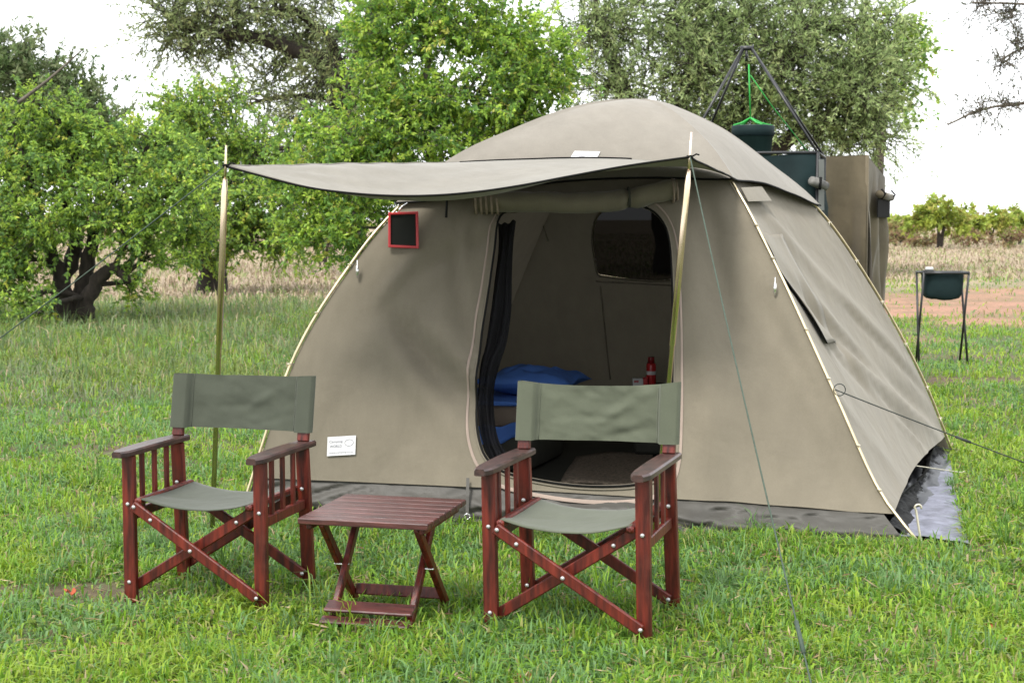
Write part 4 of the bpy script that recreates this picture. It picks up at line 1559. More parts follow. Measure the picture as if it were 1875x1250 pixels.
def tubes_np(P0, P1, P2, r0, r2, n=3):
    """many two-segment tubes at once"""
    m = len(P0)
    d = P2 - P0
    d /= np.linalg.norm(d, axis=1, keepdims=True) + 1e-9
    ref = np.where(np.abs(d[:, 2:3]) < .9, np.array([[0, 0, 1.0]]), np.array([[1.0, 0, 0]]))
    x = np.cross(d, ref); x /= np.linalg.norm(x, axis=1, keepdims=True) + 1e-9
    y = np.cross(d, x)
    Vv = np.empty((m, 3, n, 3))
    r1 = (np.asarray(r0) + np.asarray(r2)) / 2
    for j, (P, r_) in enumerate(((P0, r0), (P1, r1), (P2, r2))):
        for k in range(n):
            a = 2 * math.pi * k / n
            Vv[:, j, k] = P + (x * math.cos(a) + y * math.sin(a)) * np.asarray(r_).reshape(-1, 1)
    F_ = []
    base = np.arange(m) * 3 * n
    for j in range(2):
        for k in range(n):
            k2 = (k + 1) % n
            F_.append(np.stack([base + j * n + k, base + j * n + k2, base + (j + 1) * n + k2, base + (j + 1) * n + k], 1))
    return Vv.reshape(-1, 3), np.concatenate(F_)


def bez(a, b_, c, n=10):
    return [a * (1 - t) ** 2 + b_ * 2 * t * (1 - t) + c * t * t for t in np.linspace(0, 1, n)]


def make_tree(name, label, group, base, stems, blobs, leaf, seed=0, bark='bark', trunk_r=.12, limb_r=.05, droop=.1, twig_r=.006, upw=.15):
    """stems: list of list of 3D points (first at the ground). blobs: (centre, radii, twigs).
    leaf: dict(n per twig, L, W, cols[(rgb,weight)], twig length)"""
    rs = np.random.RandomState(seed)
    t = thing(name, base, label, 'shrub' if 'shrub' in name or name == 'scrub_bush' else 'tree', group)
    base = np.array(base, float)
    tb2 = MB()
    joints = []
    for st in stems:
        st = [np.array(p_, float) for p_ in st]
        c = catmull(st, 6)
        m = len(c)
        rr = [trunk_r * (1.25 - .8 * (i / (m - 1)) + (.5 * (1 - i / 5) if i < 5 else 0)) * (1 + .16 * rs.rand()) for i in range(m)]
        c = c + rs.normal(size=c.shape) * trunk_r * .12
        tb2.tube(c, rr, 9)
        joints += [c[i] for i in range(m // 3, m)]
    joints = np.array(joints)
    LV, LC, TP0, TP1, TP2, TR = [], [], [], [], [], []
    BASES, DIRS = [], []
    for (c, rad, nt_) in blobs:
        c, rad = np.array(c, float), np.array(rad, float)
        # limb from the nearest joint (preferring lower ones)
        dd = np.linalg.norm(joints - c, axis=1) + np.maximum(0, joints[:, 2] - c[2]) * 1.5
        j = joints[np.argmin(dd)]
        midp = (j + c) / 2 + np.array([rs.normal() * .1, rs.normal() * .1, .12 * np.linalg.norm(c - j)])
        lim = bez(j, midp, c, 9)
        tb2.tube([p_ + rs.normal(size=3) * limb_r * .25 for p_ in lim], list(np.linspace(limb_r, limb_r * .4, 9)), 6)
        # sub limbs
        nsub = max(6, nt_ // leaf.get('per', 11))
        sub = rs.normal(size=(nsub, 3)); sub /= np.linalg.norm(sub, axis=1, keepdims=True)
        subp = c + sub * rad * (.45 + .4 * rs.rand(nsub, 1))
        li = np.array(lim)[rs.randint(4, 9, nsub)]
        TP0.append(li); TP1.append((li + subp) / 2 + rs.normal(size=(nsub, 3)) * .06 * rad.mean()); TP2.append(subp)
        TR.append(np.stack([np.full(nsub, limb_r * .33), np.full(nsub, limb_r * .12)], 1))
        # twigs grow from the nearest sub limb towards a point of the crown
        u_ = rs.normal(size=(nt_, 3)); u_ /= np.linalg.norm(u_, axis=1, keepdims=True)
        rr = (.30 + .70 * rs.rand(nt_, 1) ** .55)
        lump = 1 + .28 * np.sin(u_[:, :1] * 5 + seed) * np.sin(u_[:, 1:2] * 4 + 1) + .2 * np.sin(u_[:, 2:3] * 7 + seed * 2)
        P = c + u_ * rad * rr * lump
        if not leaf.get('attach'):
            ia = rs.randint(nsub, size=nt_)
            Pc = subp[ia] + rs.normal(size=(nt_, 3)) * rad * np.array([.17, .17, .13])
            P = np.where(rs.rand(nt_, 1) < leaf.get('clump', .72), Pc, P)
        if leaf.get('attach'):
            ia = rs.randint(nsub, size=nt_)
            fa_ = rs.rand(nt_, 1)
            P = li[ia] * (1 - fa_) + subp[ia] * fa_
        dn = u_ * .8 + rs.normal(size=(nt_, 3)) * .55 + np.array([0, 0, upw])
        dn /= np.linalg.norm(dn, axis=1, keepdims=True)
        tl = leaf['twig'] * (.6 + .8 * rs.rand(nt_, 1))
        e_ = P + dn * tl + np.array([0, 0, -1]) * droop * tl
        m_ = P + dn * tl * .5
        TP0.append(P); TP1.append(m_); TP2.append(e_)
        TR.append(np.stack([np.full(nt_, twig_r), np.full(nt_, twig_r * .4)], 1))
        nl = leaf['n']
        s_ = rs.rand(nt_, nl, 1) * .95 + .08
        pos = P[:, None] * (1 - s_) ** 2 + m_[:, None] * 2 * s_ * (1 - s_) + e_[:, None] * s_ ** 2
        al_ = leaf.get('along', .4)
        ld = dn[:, None] * (.3 + al_) + rs.normal(size=(nt_, nl, 3)) * (.95 - .5 * al_) + np.array([0, 0, leaf.get('lup', -.05)])
        tw_col = rs.rand(nt_, 1, 1) * .5
        hgt = np.clip((P[:, 2] - c[2]) / (rad[2] + .01), -1, 1)
        BASES.append(pos.reshape(-1, 3)); DIRS.append(ld.reshape(-1, 3))
        k = rs.choice(len(leaf['cols']), size=(nt_, nl), p=[w for _, w in leaf['cols']])
        kt = rs.choice(len(leaf['cols']), size=(nt_, 1), p=[w for _, w in leaf['cols']])
        k = np.where(rs.rand(nt_, nl) < .6, kt, k)
        cc = np.array([c_ for c_, _ in leaf['cols']])[k] * (.8 + .4 * rs.rand(nt_, nl, 1)) * (.82 + .36 * rs.rand(nsub))[ia][:, None, None]
        LC.append(cc.reshape(-1, 3))
    Bs, Ds, Cs = np.concatenate(BASES), np.concatenate(DIRS), np.concatenate(LC)
    n = len(Bs)
    Lg = leaf['L'] * (.6 + .8 * rs.rand(n)); Wd = leaf['W'] * (.7 + .6 * rs.rand(n))
    V_, F_ = leaf_quads(Bs, Ds, Lg, Wd, rs, droop=leaf.get('droop', .1))
    loc_ = np.array(t.location)
    cr = np_mesh('crown', V_ - loc_, F_, M['leaf'], np.repeat(Cs, 4, 0), t)
    tr_ = tb2.build('trunk', M[bark], t, True, True)
    TR = np.concatenate(TR)
    V_, F_ = tubes_np(np.concatenate(TP0), np.concatenate(TP1), np.concatenate(TP2), TR[:, 0], TR[:, 1])
    np_mesh('twigs', V_ - loc_, F_, M[bark], None, t, True)
    cr['kind'] = 'stuff'
    return t


def blob(px, py, Y, wpx, hpx, n, depth=None):
    c = at(px, py, Y)
    k = Y / FPX
    rx, rz = wpx / 2 * k, hpx / 2 * k
    return (c, (rx, depth if depth else (rx + rz) / 2, rz), n)


def stem(pxs, Y0, dy=0):
    """list of pixels -> 3D points at about depth Y0 (first on the ground)"""
    out = []
    for i, (px, py) in enumerate(pxs):
        p_ = at(px, py, Y0 + dy * i)
        if i == 0: p_[2] = float(gz(p_[0], p_[1])) - .05
        out.append(p_)
    return out


G_BRIGHT = [((0.367, 0.508, 0.070), .32), ((0.257, 0.410, 0.064), .30), ((0.176, 0.324, 0.070), .22), ((0.107, 0.211, 0.056), .12), ((0.514, 0.521, 0.110), .04)]
G_LEFT = [((0.367, 0.508, 0.076), .28), ((0.263, 0.412, 0.076), .32), ((0.175, 0.303, 0.070), .25), ((0.111, 0.208, 0.064), .11), ((0.524, 0.537, 0.094), .04)]
G_ACACIA = [((0.299, 0.361, 0.158), .35), ((0.235, 0.299, 0.126), .35), ((0.378, 0.409, 0.189), .2), ((0.158, 0.220, 0.095), .1)]
GT = 'trees behind the tent'

# left bush: several dark stems, wide low crown
Y1 = 22.0
b1 = gnd(130, 592)
make_tree('bushy_tree', 'leafy green multi-stemmed bush with dark trunk at the left edge', GT, b1,
          [stem([(125, 592), (120, 540), (100, 480), (70, 420), (60, 330)], Y1), stem([(140, 592), (150, 530), (165, 460), (185, 400), (215, 320)], Y1, .1), stem([(150, 592), (160, 545), (205, 490), (235, 520)], Y1, -.1), stem([(115, 592), (112, 520), (140, 450), (120, 360), (140, 260)], Y1, .15)],
          [blob(40, 300, Y1, 200, 170, 260), blob(150, 290, Y1 + .5, 220, 150, 280), blob(60, 400, Y1 - .6, 220, 150, 240), blob(210, 370, Y1 - .4, 200, 150, 240), 
           blob(250, 300, Y1 + .4, 190, 140, 220), blob(-60, 360, Y1, 200, 240, 200), blob(30, 480, Y1 - .6, 120, 110, 90), blob(310, 360, Y1 - .2, 160, 130, 170), blob(245, 430, Y1 - .6, 120, 80, 60), blob(110, 215, Y1 + .3, 100, 60, 50), blob(60, 180, Y1, 90, 40, 24), blob(20, 540, Y1 - .8, 130, 90, 60), blob(270, 470, Y1 - .2, 110, 90, 60), blob(-10, 430, Y1 - .5, 150, 130, 110), blob(340, 430, Y1 + .6, 120, 100, 90), blob(70, 575, Y1 - 1.2, 100, 50, 26), blob(235, 520, Y1 + .3, 70, 60, 22), blob(190, 235, Y1 + .3, 130, 40, 34), blob(285, 250, Y1 + .3, 130, 50, 50), blob(20, 225, Y1, 110, 50, 40), blob(340, 290, Y1 + .8, 120, 60, 60)],
          dict(n=23, clump=.84, L=.068, W=.037, cols=G_LEFT, twig=.36, droop=.15), seed=3, trunk_r=.11, limb_r=.045, twig_r=.006)
# second bush
Y2 = 31.0
b2 = gnd(385, 532)
make_tree('bushy_tree', 'bright green bush with short dark trunk behind the left awning pole', GT, b2,
          [stem([(385, 532), (380, 490), (365, 430), (345, 340)], Y2), stem([(392, 532), (400, 480), (430, 420), (470, 340)], Y2)],
          [blob(350, 215, Y2, 140, 110, 260), blob(385, 260, Y2, 160, 90, 150), blob(330, 300, Y2, 150, 110, 190), blob(430, 330, Y2, 190, 130, 230), blob(490, 280, Y2, 150, 90, 160), blob(520, 370, Y2 - .5, 180, 110, 200), blob(390, 400, Y2 - .5, 190, 110, 210),
           blob(470, 430, Y2 - .5, 160, 70, 120), blob(370, 455, Y2 - .8, 110, 90, 100), blob(420, 190, Y2 + .5, 90, 60, 60), blob(540, 450, Y2, 130, 70, 70)],
          dict(n=20, clump=.84, L=.085, W=.046, cols=G_LEFT, twig=.5, droop=.15), seed=8, trunk_r=.16, limb_r=.05, twig_r=.008)
# bright tree straight behind the tent
Y3 = 20.0
b3 = np.array([at(800, 640, Y3)[0], Y3, 0])
make_tree('leafy_tree', 'bright yellow-green leafy tree directly behind the tent', GT, b3,
          [[b3, at(800, 420, Y3), at(790, 300, Y3), at(780, 150, Y3), at(800, 20, Y3)], [b3 + (.1, .1, 0), at(820, 420, Y3), at(860, 280, Y3), at(930, 120, Y3)], [b3 - (.1, .1, 0), at(780, 430, Y3), at(700, 330, Y3), at(660, 240, Y3)]],
          [blob(720, 60, Y3, 190, 150, 240), blob(840, 40, Y3, 200, 160, 250), blob(950, 90, Y3, 180, 150, 230), blob(730, 180, Y3 - .3, 200, 150, 260), blob(860, 170, Y3 - .4, 200, 140, 250), blob(980, 180, Y3, 130, 90, 130), blob(650, 255, Y3 - .2, 150, 110, 170),
           blob(780, 265, Y3 - .4, 220, 110, 240), blob(910, 240, Y3, 160, 70, 120), blob(600, 300, Y3, 120, 80, 90), blob(690, 330, Y3, 190, 90, 170), blob(640, 400, Y3, 140, 80, 110), blob(800, -60, Y3, 260, 120, 160), blob(690, 100, Y3 + .3, 90, 110, 90), blob(1010, 110, Y3 + .3, 110, 110, 90), blob(560, 240, Y3 + .4, 120, 40, 60), blob(590, 360, Y3 + .3, 130, 80, 90), blob(545, 320, Y3 + .5, 120, 70, 70), blob(570, 430, Y3 + .2, 110, 70, 60), blob(650, 460, Y3, 120, 60, 60)],
          dict(n=26, clump=.84, L=.064, W=.035, cols=G_BRIGHT, twig=.34, droop=.15), seed=12, bark='bark_grey', trunk_r=.07, limb_r=.03, twig_r=.005)
# acacias
Y4 = 40.0
fine = dict(n=26, L=.15, W=.036, cols=G_ACACIA, twig=1.15, droop=.0, lup=.1, along=.75)
b4 = np.array([at(655, 560, Y4)[0], Y4, 0])
make_tree('acacia_tree', 'tall grey-green acacia spreading over the left of the camp', GT, b4,
          [[b4, at(655, 420, Y4), at(645, 260, Y4), at(632, 160, Y4), at(600, 70, Y4), at(540, 20, Y4)], [at(645, 300, Y4), at(640, 240, Y4), at(650, 130, Y4), at(680, 20, Y4), at(720, -80, Y4)], [at(640, 200, Y4), at(600, 120, Y4), at(500, 75, Y4), at(400, 60, Y4), at(330, 45, Y4)]],
          [blob(330, 50, Y4, 130, 80, 90), blob(300, 20, Y4, 110, 60, 60), blob(400, 30, Y4, 150, 100, 120), blob(490, 20, Y4, 160, 110, 130), blob(560, 60, Y4 + 1, 130, 120, 110), blob(600, 150, Y4, 110, 150, 130), blob(560, 210, Y4, 110, 80, 70), blob(640, 60, Y4, 120, 130, 110),
           blob(500, 130, Y4 + 1, 100, 70, 45), blob(330, 95, Y4, 80, 50, 30), blob(430, -50, Y4, 260, 120, 150), blob(640, -40, Y4, 260, 140, 160), blob(540, 260, Y4 + 1, 130, 60, 55), blob(460, 190, Y4 + 1, 90, 60, 30), blob(420, 85, Y4, 120, 50, 45), blob(660, 230, Y4, 90, 90, 60), blob(470, 280, Y4, 110, 50, 30)],
          fine, seed=21, bark='bark', trunk_r=.2, limb_r=.11, twig_r=.013)
b5 = np.array([at(1230, 560, 43)[0], 43, 0])
Y5 = 43.0
G_AC2 = [((0.361, 0.466, 0.198), .35), ((0.279, 0.381, 0.149), .35), ((0.458, 0.536, 0.247), .2), ((0.198, 0.276, 0.114), .1)]
make_tree('acacia_tree', 'broad feathery acacia with rounded crown behind the shower frame', GT, b5,
          [[b5, at(1220, 430, Y5), at(1200, 300, Y5), at(1150, 180, Y5), at(1100, 60, Y5)], [b5 + (.2, 0, 0), at(1250, 420, Y5), at(1300, 280, Y5), at(1400, 160, Y5), at(1480, 60, Y5)], [b5 + (.2, .2, 0), at(1260, 420, Y5), at(1330, 330, Y5), at(1450, 250, Y5), at(1560, 190, Y5)], [b5, at(1230, 400, Y5), at(1240, 260, Y5), at(1270, 100, Y5)]],
          [blob(1110, 60, Y5, 180, 150, 190), blob(1110, 160, Y5, 170, 120, 150), blob(1220, 30, Y5, 200, 150, 200), blob(1230, 140, Y5, 200, 140, 200), blob(1340, 40, Y5, 200, 150, 210), blob(1350, 160, Y5, 210, 140, 220), blob(1460, 50, Y5, 200, 150, 210), blob(1470, 170, Y5, 200, 140, 210),
           blob(1560, 90, Y5, 170, 150, 190), blob(1570, 190, Y5, 150, 110, 150), blob(1540, 250, Y5, 190, 80, 140), blob(1440, 245, Y5, 180, 80, 130), blob(1330, 235, Y5, 180, 70, 110), blob(1250, 225, Y5, 140, 60, 80), blob(1610, 150, Y5, 100, 110, 80), blob(1600, 240, Y5, 100, 60, 50),
           blob(1300, -70, Y5, 400, 140, 200), blob(1500, -30, Y5, 240, 120, 150), blob(1100, -50, Y5, 220, 130, 120), blob(1620, 40, Y5, 70, 80, 40), blob(1440, 110, Y5 - 1, 160, 120, 130), blob(1300, 110, Y5 - 1, 160, 110, 130), blob(1560, 150, Y5 - 1, 120, 110, 90)],
          dict(n=26, L=.16, W=.04, cols=G_AC2, twig=1.25, droop=.0, lup=.1, along=.75), seed=33, bark='bark', trunk_r=.3, limb_r=.12, twig_r=.014)
# broad-leaved spray at the acacia's right shoulder
b6 = np.array([at(1600, 560, 47)[0], 47, 0])
make_tree('leafy_tree', 'bright green broad-leaved tree showing past the acacia crown', GT, b6,
          [[b6, at(1600, 400, 47), at(1615, 250, 47), at(1630, 150, 47), at(1640, 100, 47)]],
          [blob(1650, 100, 47, 80, 90, 45), blob(1668, 90, 47, 44, 60, 24), blob(1655, 155, 47, 60, 60, 22), blob(1600, 60, 47, 100, 100, 40), blob(1640, 190, 47, 50, 60, 14)],
          dict(n=16, L=.20, W=.11, cols=G_BRIGHT, twig=.8, droop=.2), seed=35, bark='bark_grey', trunk_r=.16, limb_r=.06, twig_r=.01)
# far left grey-green tree
Y7 = 46.0
b7 = np.array([at(20, 540, Y7)[0], Y7, 0])
make_tree('acacia_tree', 'dull green rounded tree far behind the left bush', GT, b7,
          [[b7, at(20, 380, Y7), at(30, 250, Y7), at(40, 150, Y7)]],
          [blob(30, 120, Y7, 130, 90, 120), blob(-40, 110, Y7, 160, 110, 110), blob(100, 160, Y7, 140, 100, 130), blob(160, 210, Y7, 120, 90, 110), blob(60, 210, Y7, 180, 110, 160), blob(200, 250, Y7, 100, 70, 70), blob(120, 270, Y7, 200, 90, 120)],
          dict(n=26, L=.17, W=.07, cols=[((.16, .22, .09), .4), ((.21, .25, .12), .3), ((.12, .19, .07), .3)], twig=.8, droop=.0, lup=.1), seed=41, bark='bark', trunk_r=.25, limb_r=.09, twig_r=.012)
# leaning bare trunks / dead sticks in the left bush
for i, (pp, lab) in enumerate(((((34, 188), (90, 145), (150, 92)), 'pale bare stick rising out of the left bush'), (((20, 520), (45, 460), (100, 425)), 'pale dead branch low in the left bush'))):
    t = thing('dead_branch', at(*pp[0], 21.3), lab, 'branch')
    MB().tube(catmull([at(a, b_, 21.3) for a, b_ in pp], 5), list(np.linspace(.03, .010, 11)), 6).build('stick', M['bark_grey'], t, True, True)

# sparse thorny branches reaching in at the top right
Y8 = 24.0
b8 = np.array([at(2120, 560, Y8)[0], Y8, 0])
make_tree('thorn_tree', 'sparse thorny twigs of a tree reaching in at the top right', GT, b8,
          [[b8, at(2120, 350, Y8), at(2080, 150, Y8), at(2000, 40, Y8), at(1900, 10, Y8), at(1780, 5, Y8)], [at(2110, 330, Y8), at(2050, 210, Y8), at(1960, 185, Y8), at(1870, 190, Y8), at(1800, 200, Y8), at(1735, 228, Y8)], [at(2080, 160, Y8), at(1990, 110, Y8), at(1900, 80, Y8), at(1840, 105, Y8)]],
          [blob(1800, 8, Y8, 110, 40, 50), blob(1850, 30, Y8, 110, 50, 60), blob(1860, 80, Y8, 80, 60, 50), blob(1840, 120, Y8, 70, 50, 36), blob(1790, 205, Y8, 110, 36, 44), blob(1850, 190, Y8, 100, 50, 44), blob(1990, 80, Y8, 160, 150, 60), blob(2060, 150, Y8, 200, 200, 60)],
          dict(n=5, L=.06, W=.025, cols=[((.1, .115, .07), .6), ((.13, .12, .09), .4)], twig=.42, droop=0, attach=True), seed=51, bark='bark_grey', trunk_r=.03, limb_r=.022, twig_r=.007)

# scrub line far right and left
rs = np.random.RandomState(77)
scr = [(1722, 456, 175, 108, 79, 'largest bright green scrub tree in the field at the right'), (1650, 436, 70, 42, 92, None), (1815, 442, 95, 78, 86, None), (1868, 440, 80, 70, 88, None), (1768, 432, 60, 40, 100, None), (1612, 432, 70, 40, 105, None), (1960, 440, 160, 90, 84, None), (1678, 426, 60, 34, 118, None), (1842, 426, 70, 40, 120, None),
       (1550, 428, 140, 70, 100, None), (300, 428, 120, 44, 95, None), (460, 426, 110, 40, 105, None), (610, 428, 120, 44, 98, None), (180, 426, 120, 40, 105, None), (60, 428, 130, 44, 95, None)]
places = ['low olive scrub bush just right of the toilet cubicle', 'yellow-green scrub bush right of the largest scrub tree', 'scrub bush at the right edge of the picture', 'pale scrub bush behind the largest scrub tree', 'far scrub bush beside the toilet cubicle', 'scrub bush outside the right edge', 'far pale scrub bush left of the largest scrub tree', 'far scrub bush behind the right edge bushes',
          'scrub bush hidden behind the cubicles', 'far scrub bush between the left bush and the awning pole', 'far scrub bush right of the left awning pole', 'far scrub bush left of the tent', 'far scrub bush behind the left bush', 'far scrub bush at the left edge']
pi_ = 0
for i, (px, py, w, h, Y, lab) in enumerate(scr):
    if lab is None:
        lab = places[pi_]; pi_ += 1
    if px in (1550, 1960): continue
    bb = np.array([at(px, 400, Y)[0], Y, 0]); bb[2] = float(gz(bb[0], bb[1]))
    top = py - h
    bl = []
    for k in range(7):
        a = rs.rand() * 2 - 1
        bl.append(blob(px + a * w * .36, top + h * ((.28 + .25 * abs(a) + .12 * rs.rand()) if i == 0 else (.32 + .42 * rs.rand())), Y + rs.normal() * .6, w * (.34 + .2 * rs.rand()), h * (.3 + .2 * rs.rand()), 26 if i == 0 else 18))
    cols = [((.36, .43, .075), .4), ((.27, .36, .07), .4), ((.42, .4, .11), .2)] if i % 3 != 1 else [((.3, .3, .11), .5), ((.36, .28, .14), .5)]
    make_tree('scrub_bush', lab, 'scrub in the far field', bb, [[bb, at(px - 4, py - h * .35, Y), at(px - 10, py - h * .7, Y)], [bb, at(px + 6, py - h * .35, Y), at(px + 16, py - h * .7, Y)]], bl,
              dict(n=14, L=.26, W=.15, cols=cols, twig=.42, droop=.1, clump=.6, per=5), seed=100 + i, trunk_r=.045 if i else .085, limb_r=.03, twig_r=.014)

for i, (px, py, w, h, Y, lab) in enumerate(((1640, 446, 60, 26, 84, 'low reddish-brown brush beside the toilet cubicle'), (1690, 450, 50, 22, 82, 'low reddish-brown brush left of the largest scrub tree trunk'), (1775, 450, 60, 30, 82, 'low reddish-brown brush right of the largest scrub tree trunk'), (1850, 452, 70, 30, 80, 'low reddish-brown brush near the right edge'))):
    bb = np.array([at(px, 400, Y)[0], Y, 0]); bb[2] = float(gz(bb[0], bb[1]))
    make_tree('brush_shrub', lab, 'low brush in the far field', bb, [[bb, at(px, py - h * .4, Y), at(px + 3, py - h * .7, Y)]],
              [blob(px + k * w * .28, py - h * (.35 + .2 * rs.rand()), Y, w * .5, h * .7, 18) for k in (-1, 0, 1)],
              dict(n=10, L=.2, W=.09, cols=[((.26, .16, .1), .5), ((.3, .24, .12), .3), ((.22, .25, .08), .2)], twig=.4, per=5), seed=200 + i, trunk_r=.03, limb_r=.02, twig_r=.012)

# small dark twiggy shrub left of the tent
b9 = gnd(590, 486)
make_tree('twiggy_shrub', 'brown twiggy shrub in the dry grass left of the tent', GT, b9, [stem([(590, 486), (580, 450), (565, 420)], 48), stem([(592, 486), (600, 450), (615, 425)], 48)],
          [blob(585, 430, 48, 60, 60, 70), blob(610, 440, 48, 60, 50, 60)], dict(n=5, L=.1, W=.03, cols=[((.09, .06, .05), .6), ((.1, .09, .05), .4)], twig=.6), seed=61, trunk_r=.05, limb_r=.03, twig_r=.012)

# ------------------------------------------------------------------ grass
def tent_inside(x, y):
    """true under the tent, the sheet"""
    A = [feet[0] + (C0 - feet[0]) * .02, feet[1] + (C0 - feet[1]) * .05, feet[2], feet[3]]
    ins = np.ones(len(x), bool)
    for i in range(4):
        a, b_ = A[i], A[(i + 1) % 4]
        ins &= ((b_[0] - a[0]) * (y - a[1]) - (b_[1] - a[1]) * (x - a[0])) > 0
    q_ = [gnd(1500, 1000)[:2], gnd(1768, 1000)[:2], gnd(1730, 846)[:2], gnd(1500, 846)[:2]]
    in2 = np.ones(len(x), bool)
    for i in range(4):
        a, b_ = q_[i], q_[(i + 1) % 4]
        in2 &= ((b_[0] - a[0]) * (y - a[1]) - (b_[1] - a[1]) * (x - a[0])) > 0
    return ins | in2


def blades(x, y, h, w, lean, cols, rs, curl=.6, name='grass', matl=None, z=None):
    n = len(x)
    a = rs.rand(n) * 2 * math.pi
    ld = np.stack([np.cos(a), np.sin(a), np.zeros(n)], 1)
    fa = a + math.pi / 2 + rs.normal(size=n) * .6
    sd = np.stack([np.cos(fa), np.sin(fa), np.zeros(n)], 1)
    b_ = np.stack([x, y, gz(x, y) - .004], 1)
    h_, w_, l_ = h[:, None], w[:, None], lean[:, None]
    upv = np.array([0, 0, 1.0])
    m1 = b_ + upv * h_ * .55 * np.sqrt(np.maximum(.1, 1 - (l_ * .5) ** 2)) + ld * h_ * l_ * .28
    tip = b_ + upv * h_ * np.maximum(.12, .95 - l_ * curl) + ld * h_ * l_ * .9
    V_ = np.empty((n, 5, 3))
    V_[:, 0] = b_ - sd * w_ * .4; V_[:, 1] = b_ + sd * w_ * .4
    V_[:, 2] = m1 - sd * w_ * .5; V_[:, 3] = m1 + sd * w_ * .5
    V_[:, 4] = tip
    i0 = np.arange(n) * 5
    F_ = np.concatenate([np.stack([i0, i0 + 1, i0 + 3], 1), np.stack([i0, i0 + 3, i0 + 2], 1), np.stack([i0 + 2, i0 + 3, i0 + 4], 1)])
    return V_.reshape(-1, 3), F_, np.repeat(cols, 5, 0)


PAL = np.array([[.185, .33, .028], [.14, .28, .032], [.25, .36, .035], [.095, .2, .03], [.27, .28, .08], [.34, .27, .17], [.14, .26, .085]])


def grass_patch(n, d0, d1, dens_pow, hfun, wbase, seed, hmul=1.0, pal_w=None, keep=None, xr=None):
    rs = np.random.RandomState(seed)
    u = rs.rand(n)
    if dens_pow == 0: d = np.sqrt(d0 ** 2 + u * (d1 ** 2 - d0 ** 2))
    else: d = d0 * (d1 / d0) ** u
    half = .37 * d + .5
    x = (rs.rand(n) * 2 - 1) * half
    if xr: x = xr[0] + rs.rand(n) * (xr[1] - xr[0])
    clump = fnoise(x, d, 2.6, seed + 3)
    ok = ~tent_inside(x, d) & (rs.rand(n) > soil_mask(x, d) * .97) & (rs.rand(n) < .16 + 1.6 * clump ** 1.6)
    if keep is not None: ok &= keep(x, d, rs)
    x, d, clump = x[ok], d[ok], clump[ok]
    n = len(x)
    big = fnoise(x, d, .55, 9)
    h = hfun(x, d, rs, clump, big) * hmul
    w = wbase * (.6 + .8 * rs.rand(n)) * (1 + .03 * (d - 6))
    lean = np.clip(.2 + rs.rand(n) * 1.15, .05, 1.25)
    pw = np.array(pal_w if pal_w else [.27, .22, .18, .12, .09, .05, .07])
    k = rs.choice(len(PAL), size=n, p=pw / pw.sum())
    # patches of one tone
    tone = fnoise(x, d, 1.1, 14)
    k = np.where((tone > .56) & (rs.rand(n) < .5), 2, k)
    k = np.where((tone < .40) & (rs.rand(n) < .5), 6, k)
    c = PAL[k] * (.75 + .5 * rs.rand(n, 1))
    return blades(x, d, h, w, lean, c, rs)


def join(parts):
    V_, F_, C_ = [], [], []
    o = 0
    for v, f, c in parts:
        V_.append(v); F_.append(f + o); C_.append(c); o += len(v)
    return np.concatenate(V_), np.concatenate(F_), np.concatenate(C_)


h_lawn = lambda x, d, rs, cl, big: (.035 + .085 * rs.rand(len(x)) ** 1.4) * (.5 + 1.0 * cl)
h_tuft = lambda x, d, rs, cl, big: .07 + .11 * rs.rand(len(x))
h_mid = lambda x, d, rs, cl, big: (.04 + .08 * rs.rand(len(x))) * (.6 + .8 * cl) + .22 * sstep(12, 17, d) * (x < 1) * sstep(.35, .6, big) * rs.rand(len(x))
def keep_far(x, d, rs): return (x > 1) & (rs.rand(len(x)) < .15 + .9 * sstep(.42, .6, fnoise(x, d * 1.6, .5, 63, 3)))
h_far = lambda x, d, rs, cl, big: .05 + .10 * rs.rand(len(x)) * (.5 + big)
parts = [grass_patch(60000, 22, 50, 1, h_far, .012, 4, keep=keep_far, pal_w=[.2, .2, .2, .1, .2, .2, .2]), grass_patch(240000, 4.6, 10.5, 1, h_lawn, .0078, 1),
         grass_patch(9000, 4.6, 10.0, 1, h_tuft, .0042, 2, keep=lambda x, d, rs: fnoise(x, d, 1.7, 77) > .56, pal_w=[.3, .3, .1, .1, .03, .02, .25]),
         grass_patch(120000, 10.5, 24, 1, h_mid, .0085, 3)]
# coarse radiating tufts
rs = np.random.RandomState(25)
tx, ty, th_, tc_ = [], [], [], []
for i in range(950):
    d = 4.7 * (15 / 4.7) ** rs.rand()
    x = (rs.rand() * 2 - 1) * (.36 * d + .3)
    if tent_inside(np.array([x]), np.array([d]))[0] or rs.rand() > .2 + 1.3 * float(sstep(.42, .6, fnoise(x, d, .8, 19))): continue
    m = rs.randint(9, 26)
    c = PAL[rs.choice([0, 1, 6, 6, 3, 2])] * (.8 + .3 * rs.rand())
    sz = .06 + .2 * rs.rand() ** 1.6
    for k in range(m):
        tx.append(x + rs.normal() * .018); ty.append(d + rs.normal() * .018); th_.append(sz * (.5 + .8 * rs.rand())); tc_.append(c * (.85 + .3 * rs.rand()))
tx, ty, th_, tc_ = map(np.array, (tx, ty, th_, tc_))
parts.append(blades(tx, ty, th_, .0055 * (.7 + .6 * rs.rand(len(tx))), .25 + .95 * rs.rand(len(tx)), tc_, rs))
